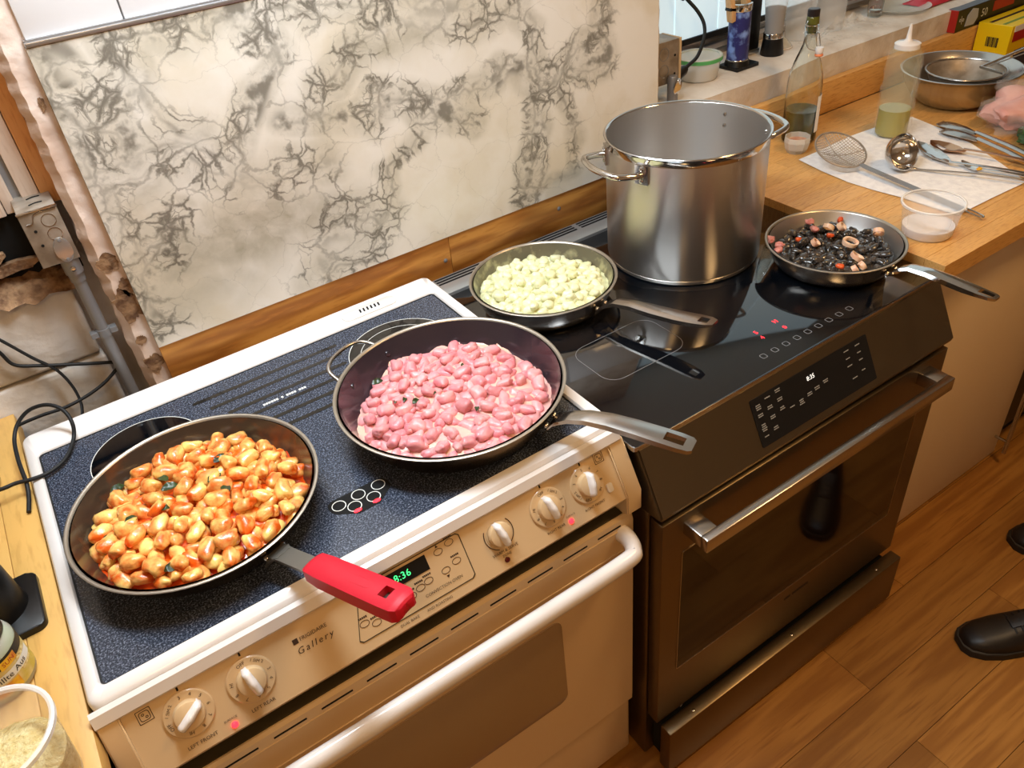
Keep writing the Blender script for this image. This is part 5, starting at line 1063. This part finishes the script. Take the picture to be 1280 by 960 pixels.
# junction box on the wall with conduit
jb = thing('junction_box', 'galvanised metal junction box on the wall beside the plaster edge', 'junction box', (.178, .085, 1.16))
bm = B(); box(bm, .1485, .2055, .046, .134, 1.162, 1.2545, .0015); obj('box', bm, 'galv', jb)
bm = B(); box(bm, .1475, .2065, .0435, .048, 1.2535, 1.2560, .0006); obj('lip', bm, 'chrome', jb)
JF = (V((0, .046, 0)), V((1, 0, 0)), V((0, 0, 1)))
for x, z in ((.187, 1.235), (.187, 1.2115)):
    bm = B(); ring_plate(bm, ell(x, z, .0108, .0108), ell(x, z, .0098, .0098), 0, .0008, JF); obj('knockout', bm, 'chrome', jb)
for x, z in ((.163, 1.223), (.163, 1.1985)):
    bm = B(); plate(bm, ell(x, z, .0024, .0024, 12), .0006, JF); obj('screw_hole', bm, 'void', jb)
bm = B(); tube(bm, smooth_path([(.155, .0455, 1.236), (.163, .0455, 1.236), (.166, .0455, 1.240), (.170, .0455, 1.248), (.180, .0455, 1.2505), (.203, .0455, 1.2505)], 4), .0012, 6); obj('plaster_ring', bm, 'chrome', jb)
for y0 in (.075, .105):
    bm = B(); tube(bm, smooth_path([(.170, y0, 1.2548), (.180, y0+.004, 1.2550), (.190, y0+.003, 1.2548)], 4), .0012, 6); obj('top_slot', bm, 'void', jb)
cn = thing('conduit', 'grey metal conduit with oval fitting running down the wall', 'conduit', (.187, .06, .86))
bm = B(); tube(bm, [(.188, .066, 1.165), (.188, .066, .80)], .0098, 18); obj('pipe', bm, 'emt', cn)
bm = B(); tube(bm, [(.188, .060, 1.200), (.188, .062, 1.135)], .0142, 18); bd = obj('fitting', bm, 'emt', cn)
bm = B(); plate(bm, ell(.1875, 1.183, .0128, .0215, 28), .004, (V((0, .0465, 0)), V((1, 0, 0)), V((0, 0, 1))), bev=.002); cvr = obj('cover', bm, 'alu', bd)
for z in (1.1995, 1.1665):
    bm = B(); lathe(bm, [(0, .0012), (.0028, .0006), (.003, 0)], 10, (.1875, .0425, z), M.Rotation(PI/2, 4, 'X')); obj('screw', bm, 'emt', cvr)
bm = B(); lathe(bm, [(0, .005), (.004, .004), (.0045, 0)], 12, (.188, .0465, 1.148), M.Rotation(PI/2, 4, 'X')); obj('set_screw', bm, 'chrome', bd)
bm = B(); tube(bm, [(.188, .066, 1.022), (.188, .066, 1.008)], .0118, 18); clp = obj('clamp', bm, 'emt', cn)
for s in (-1, 1): bm = B(); box(bm, .188+s*.016-.006, .188+s*.016+.006, .058, .074, 1.010, 1.020, .001); obj('clamp_lug', bm, 'emt', clp)
bm = B(); tube(bm, [(.188, .066, 1.135), (.188, .066, 1.118)], .0120, 16); obj('coupling', bm, 'emt', cn)
# cables
def cable(label, pts, r, loc=None, flat=1.):
    P = smooth_path(pts, 8); bm = B(); tube(bm, P, r, 10, flat=flat); return single('cable', bm, 'black_rubber', label, 'cable', tuple(P[0]))
def ay(px, py, y_): return at(px, py, 'y', y_)
def az(px, py, z): return at(px, py, 'z', z)
cable('thick black cable hanging down the block wall behind the range', [ay(-40, 405, .10), ay(0, 425, .10), ay(40, 447, .10), ay(70, 462, .095), ay(90, 482, .085), ay(101, 503, .07), ay(103, 520, .05), ay(103, 545, .03)], .0042, flat=.6)
cable('thin black cable stretched across the block wall to the conduit', [ay(-20, 425, .10), ay(0, 441, .10), ay(18, 456, .10), ay(50, 457, .098), ay(100, 455, .092), ay(135, 453, .085), ay(149, 453, .08), ay(148, 458, .078), ay(132, 477, .075), ay(110, 494, .072), ay(82, 509, .07), ay(50, 520, .075), ay(20, 533, .08), ay(-5, 546, .09), ay(-40, 560, .09)], .0031)
cable('looped black cord lying over the corner of the glass cooktop', [az(-30, 618, .925), az(0, 612, .926), az(20, 604, .925), az(40, 599, .924), az(62, 590, .922), az(82, 573, .922), az(92, 548, .926), az(90, 528, .945), az(78, 512, .962), az(58, 506, .968), az(36, 513, .962), az(22, 530, .948), az(18, 550, .935), az(22, 572, .928), az(28, 590, .924), az(33, 603, .920), az(36, 620, .910), az(36, 640, .9045)], .0032)
# black stand on a square base
g0 = az(30, 780, ZL); st = thing('black_canister', 'black plastic canister on a square black base near the cream range', 'canister', (g0.x-.02, g0.y+.035, ZL))
bm = B(); plate(bm, rrect(-.052, .048, -.062, .048, .012), .010, bev=.003); obj('base', bm, 'black', st, local=True)
bm = B(); lathe(bm, [(0, .010), (.040, .010), (.038, .02), (.034, .095), (.033, .10), (.030, .10), (.030, .06), (0, .06)], 36, (-.006, .0, 0)); obj('cup', bm, 'black', st, local=True)
bm = B(); lathe(bm, [(0, .0605), (.028, .0605), (.028, .078), (0, .080)], 28, (-.006, .0, 0)); obj('contents', bm, 'cheese', st, local=True)
# jar with label
jq = az(18, 848, ZL); jr2 = thing('food_jar', 'glass jar with dark lid and colourful printed label', 'jar', (jq.x-.012, jq.y+.006, ZL)); RJ = .040
bm = B(); lathe(bm, [(0, .0), (RJ-.003, .0), (RJ, .004), (RJ, .066), (RJ-.003, .074), (.033, .080)], 40); obj('glass', bm, 'plastic_m', jr2, local=True)
bm = B(); lathe(bm, [(0, .002), (RJ-.003, .003), (RJ-.0015, .06), (0, .062)], 32); obj('contents', bm, 'label_green', jr2, local=True)
bm = B(); lathe(bm, [(.034, .078), (.0355, .080), (.0355, .094), (.033, .096), (.030, .0945), (0, .0945)], 40); obj('lid', bm, 'box_dark', jr2, local=True)
bm = B(); grid(bm, 60, 4, lambda u, v: hp(RJ+.0004, -180+200*u, .010+.054*v)); lbl = obj('label', bm, 'jar_label', jr2, local=True)
bm = B(); grid(bm, 60, 2, lambda u, v: hp(RJ+.0007, -180+200*u, .050+.014*v)); obj('black_band', bm, 'label_black', lbl, local=True)
bm = B(); grid(bm, 30, 4, lambda u, v: hp(RJ+.0007, -100+50*u, .012+.016*v)); obj('pepper_picture', bm, 'label_yellow', lbl, local=True)
bm = B(); grid(bm, 20, 4, lambda u, v: hp(RJ+.0008, -38+30*u, .026+.022*v)); obj('vegetable_picture', bm, 'cheese', lbl, local=True)
bm = B(); grid(bm, 16, 3, lambda u, v: hp(RJ+.001, -66+32*u, .048+.012*v)); obj('brand_patch', bm, 'label_yellow', lbl, local=True)
def curved(s_, size, a0, z, mt, name):
    bm = B(); text(bm, s_, size, V((0, 0, 0)), V((1, 0, 0)), V((0, 1, 0)), off=0)
    for v in bm.verts: q = hp(RJ+.0014, a0+math.degrees(v.co.x/RJ), z+v.co.y); v.co = q
    obj(name, bm, mt, lbl, local=True, smooth=False, fix=False)
bm = B(); grid(bm, 60, 2, lambda u, v: hp(RJ+.0009, -140+140*u, .0305+.012*v)); obj('white_band', bm, 'white_print', lbl, local=True)
curved('SUN', .0085, -50, .054, 'box_red', 'brand_text'); curved('egrillte Aus', .0115, -62, .0365, 'label_black', 'name_text')
# tub of cheese
tq = at(-14, 926, 'z', ZL+.105); tb = thing('cheese_tub', 'clear plastic tub of grated cheese at the plywood edge', 'tub', (tq.x, tq.y, ZL))
bm = B(); lathe(bm, [(0, .0005), (.046, .0005), (.049, .004), (.058, .098), (.0605, .100), (.0605, .105), (.0575, .105)], 48); obj('wall', bm, 'plastic', tb, local=True, ang=60)
bm = B(); lathe(bm, [(.058, .099), (.062, .101), (.062, .106), (.059, .107), (.0565, .106)], 48); obj('rim', bm, 'rim_plastic', tb, local=True)
bm = B(); grid(bm, 1, 1, lambda u, v: (0, 0, 0)); bm.free(); bm = B(); lathe(bm, [(0, .002), (.0455, .002), (.048, .006), (.053, .056), (.040, .062), (.02, .066), (0, .067)], 44)
for v in bm.verts:
    if v.co.z > .05: v.co.z += .004*NZ.noise(v.co*90)
obj('grated_cheese', bm, 'cheese', tb, local=True)
# kettle edge
kq = az(-2, 620, ZL); kt = thing('kettle', 'black round kettle with steel base ring at the plywood counter', 'kettle', (kq.x-.066, kq.y+.04, ZL))
bm = B(); lathe(bm, [(0, .012), (.070, .012), (.073, .02), (.072, .06), (.066, .12), (.055, .16), (.03, .175), (0, .178)], 48); obj('body', bm, 'black', kt, local=True)
bm = B(); lathe(bm, [(0, 0), (.074, 0), (.075, .004), (.074, .012), (.07, .013), (0, .013)], 48); obj('base_ring', bm, 'steel', kt, local=True)
bm = B(); tube(bm, smooth_path([(-.06, .0, .14), (-.10, 0, .15), (-.115, 0, .10), (-.10, 0, .05), (-.07, 0, .04)], 5), .009, 10); obj('handle', bm, 'black', kt, local=True)
bm = B(); lathe(bm, [(0, .178), (.012, .178), (.013, .188), (.008, .194), (0, .194)], 16); obj('lid_knob', bm, 'black', kt, local=True)
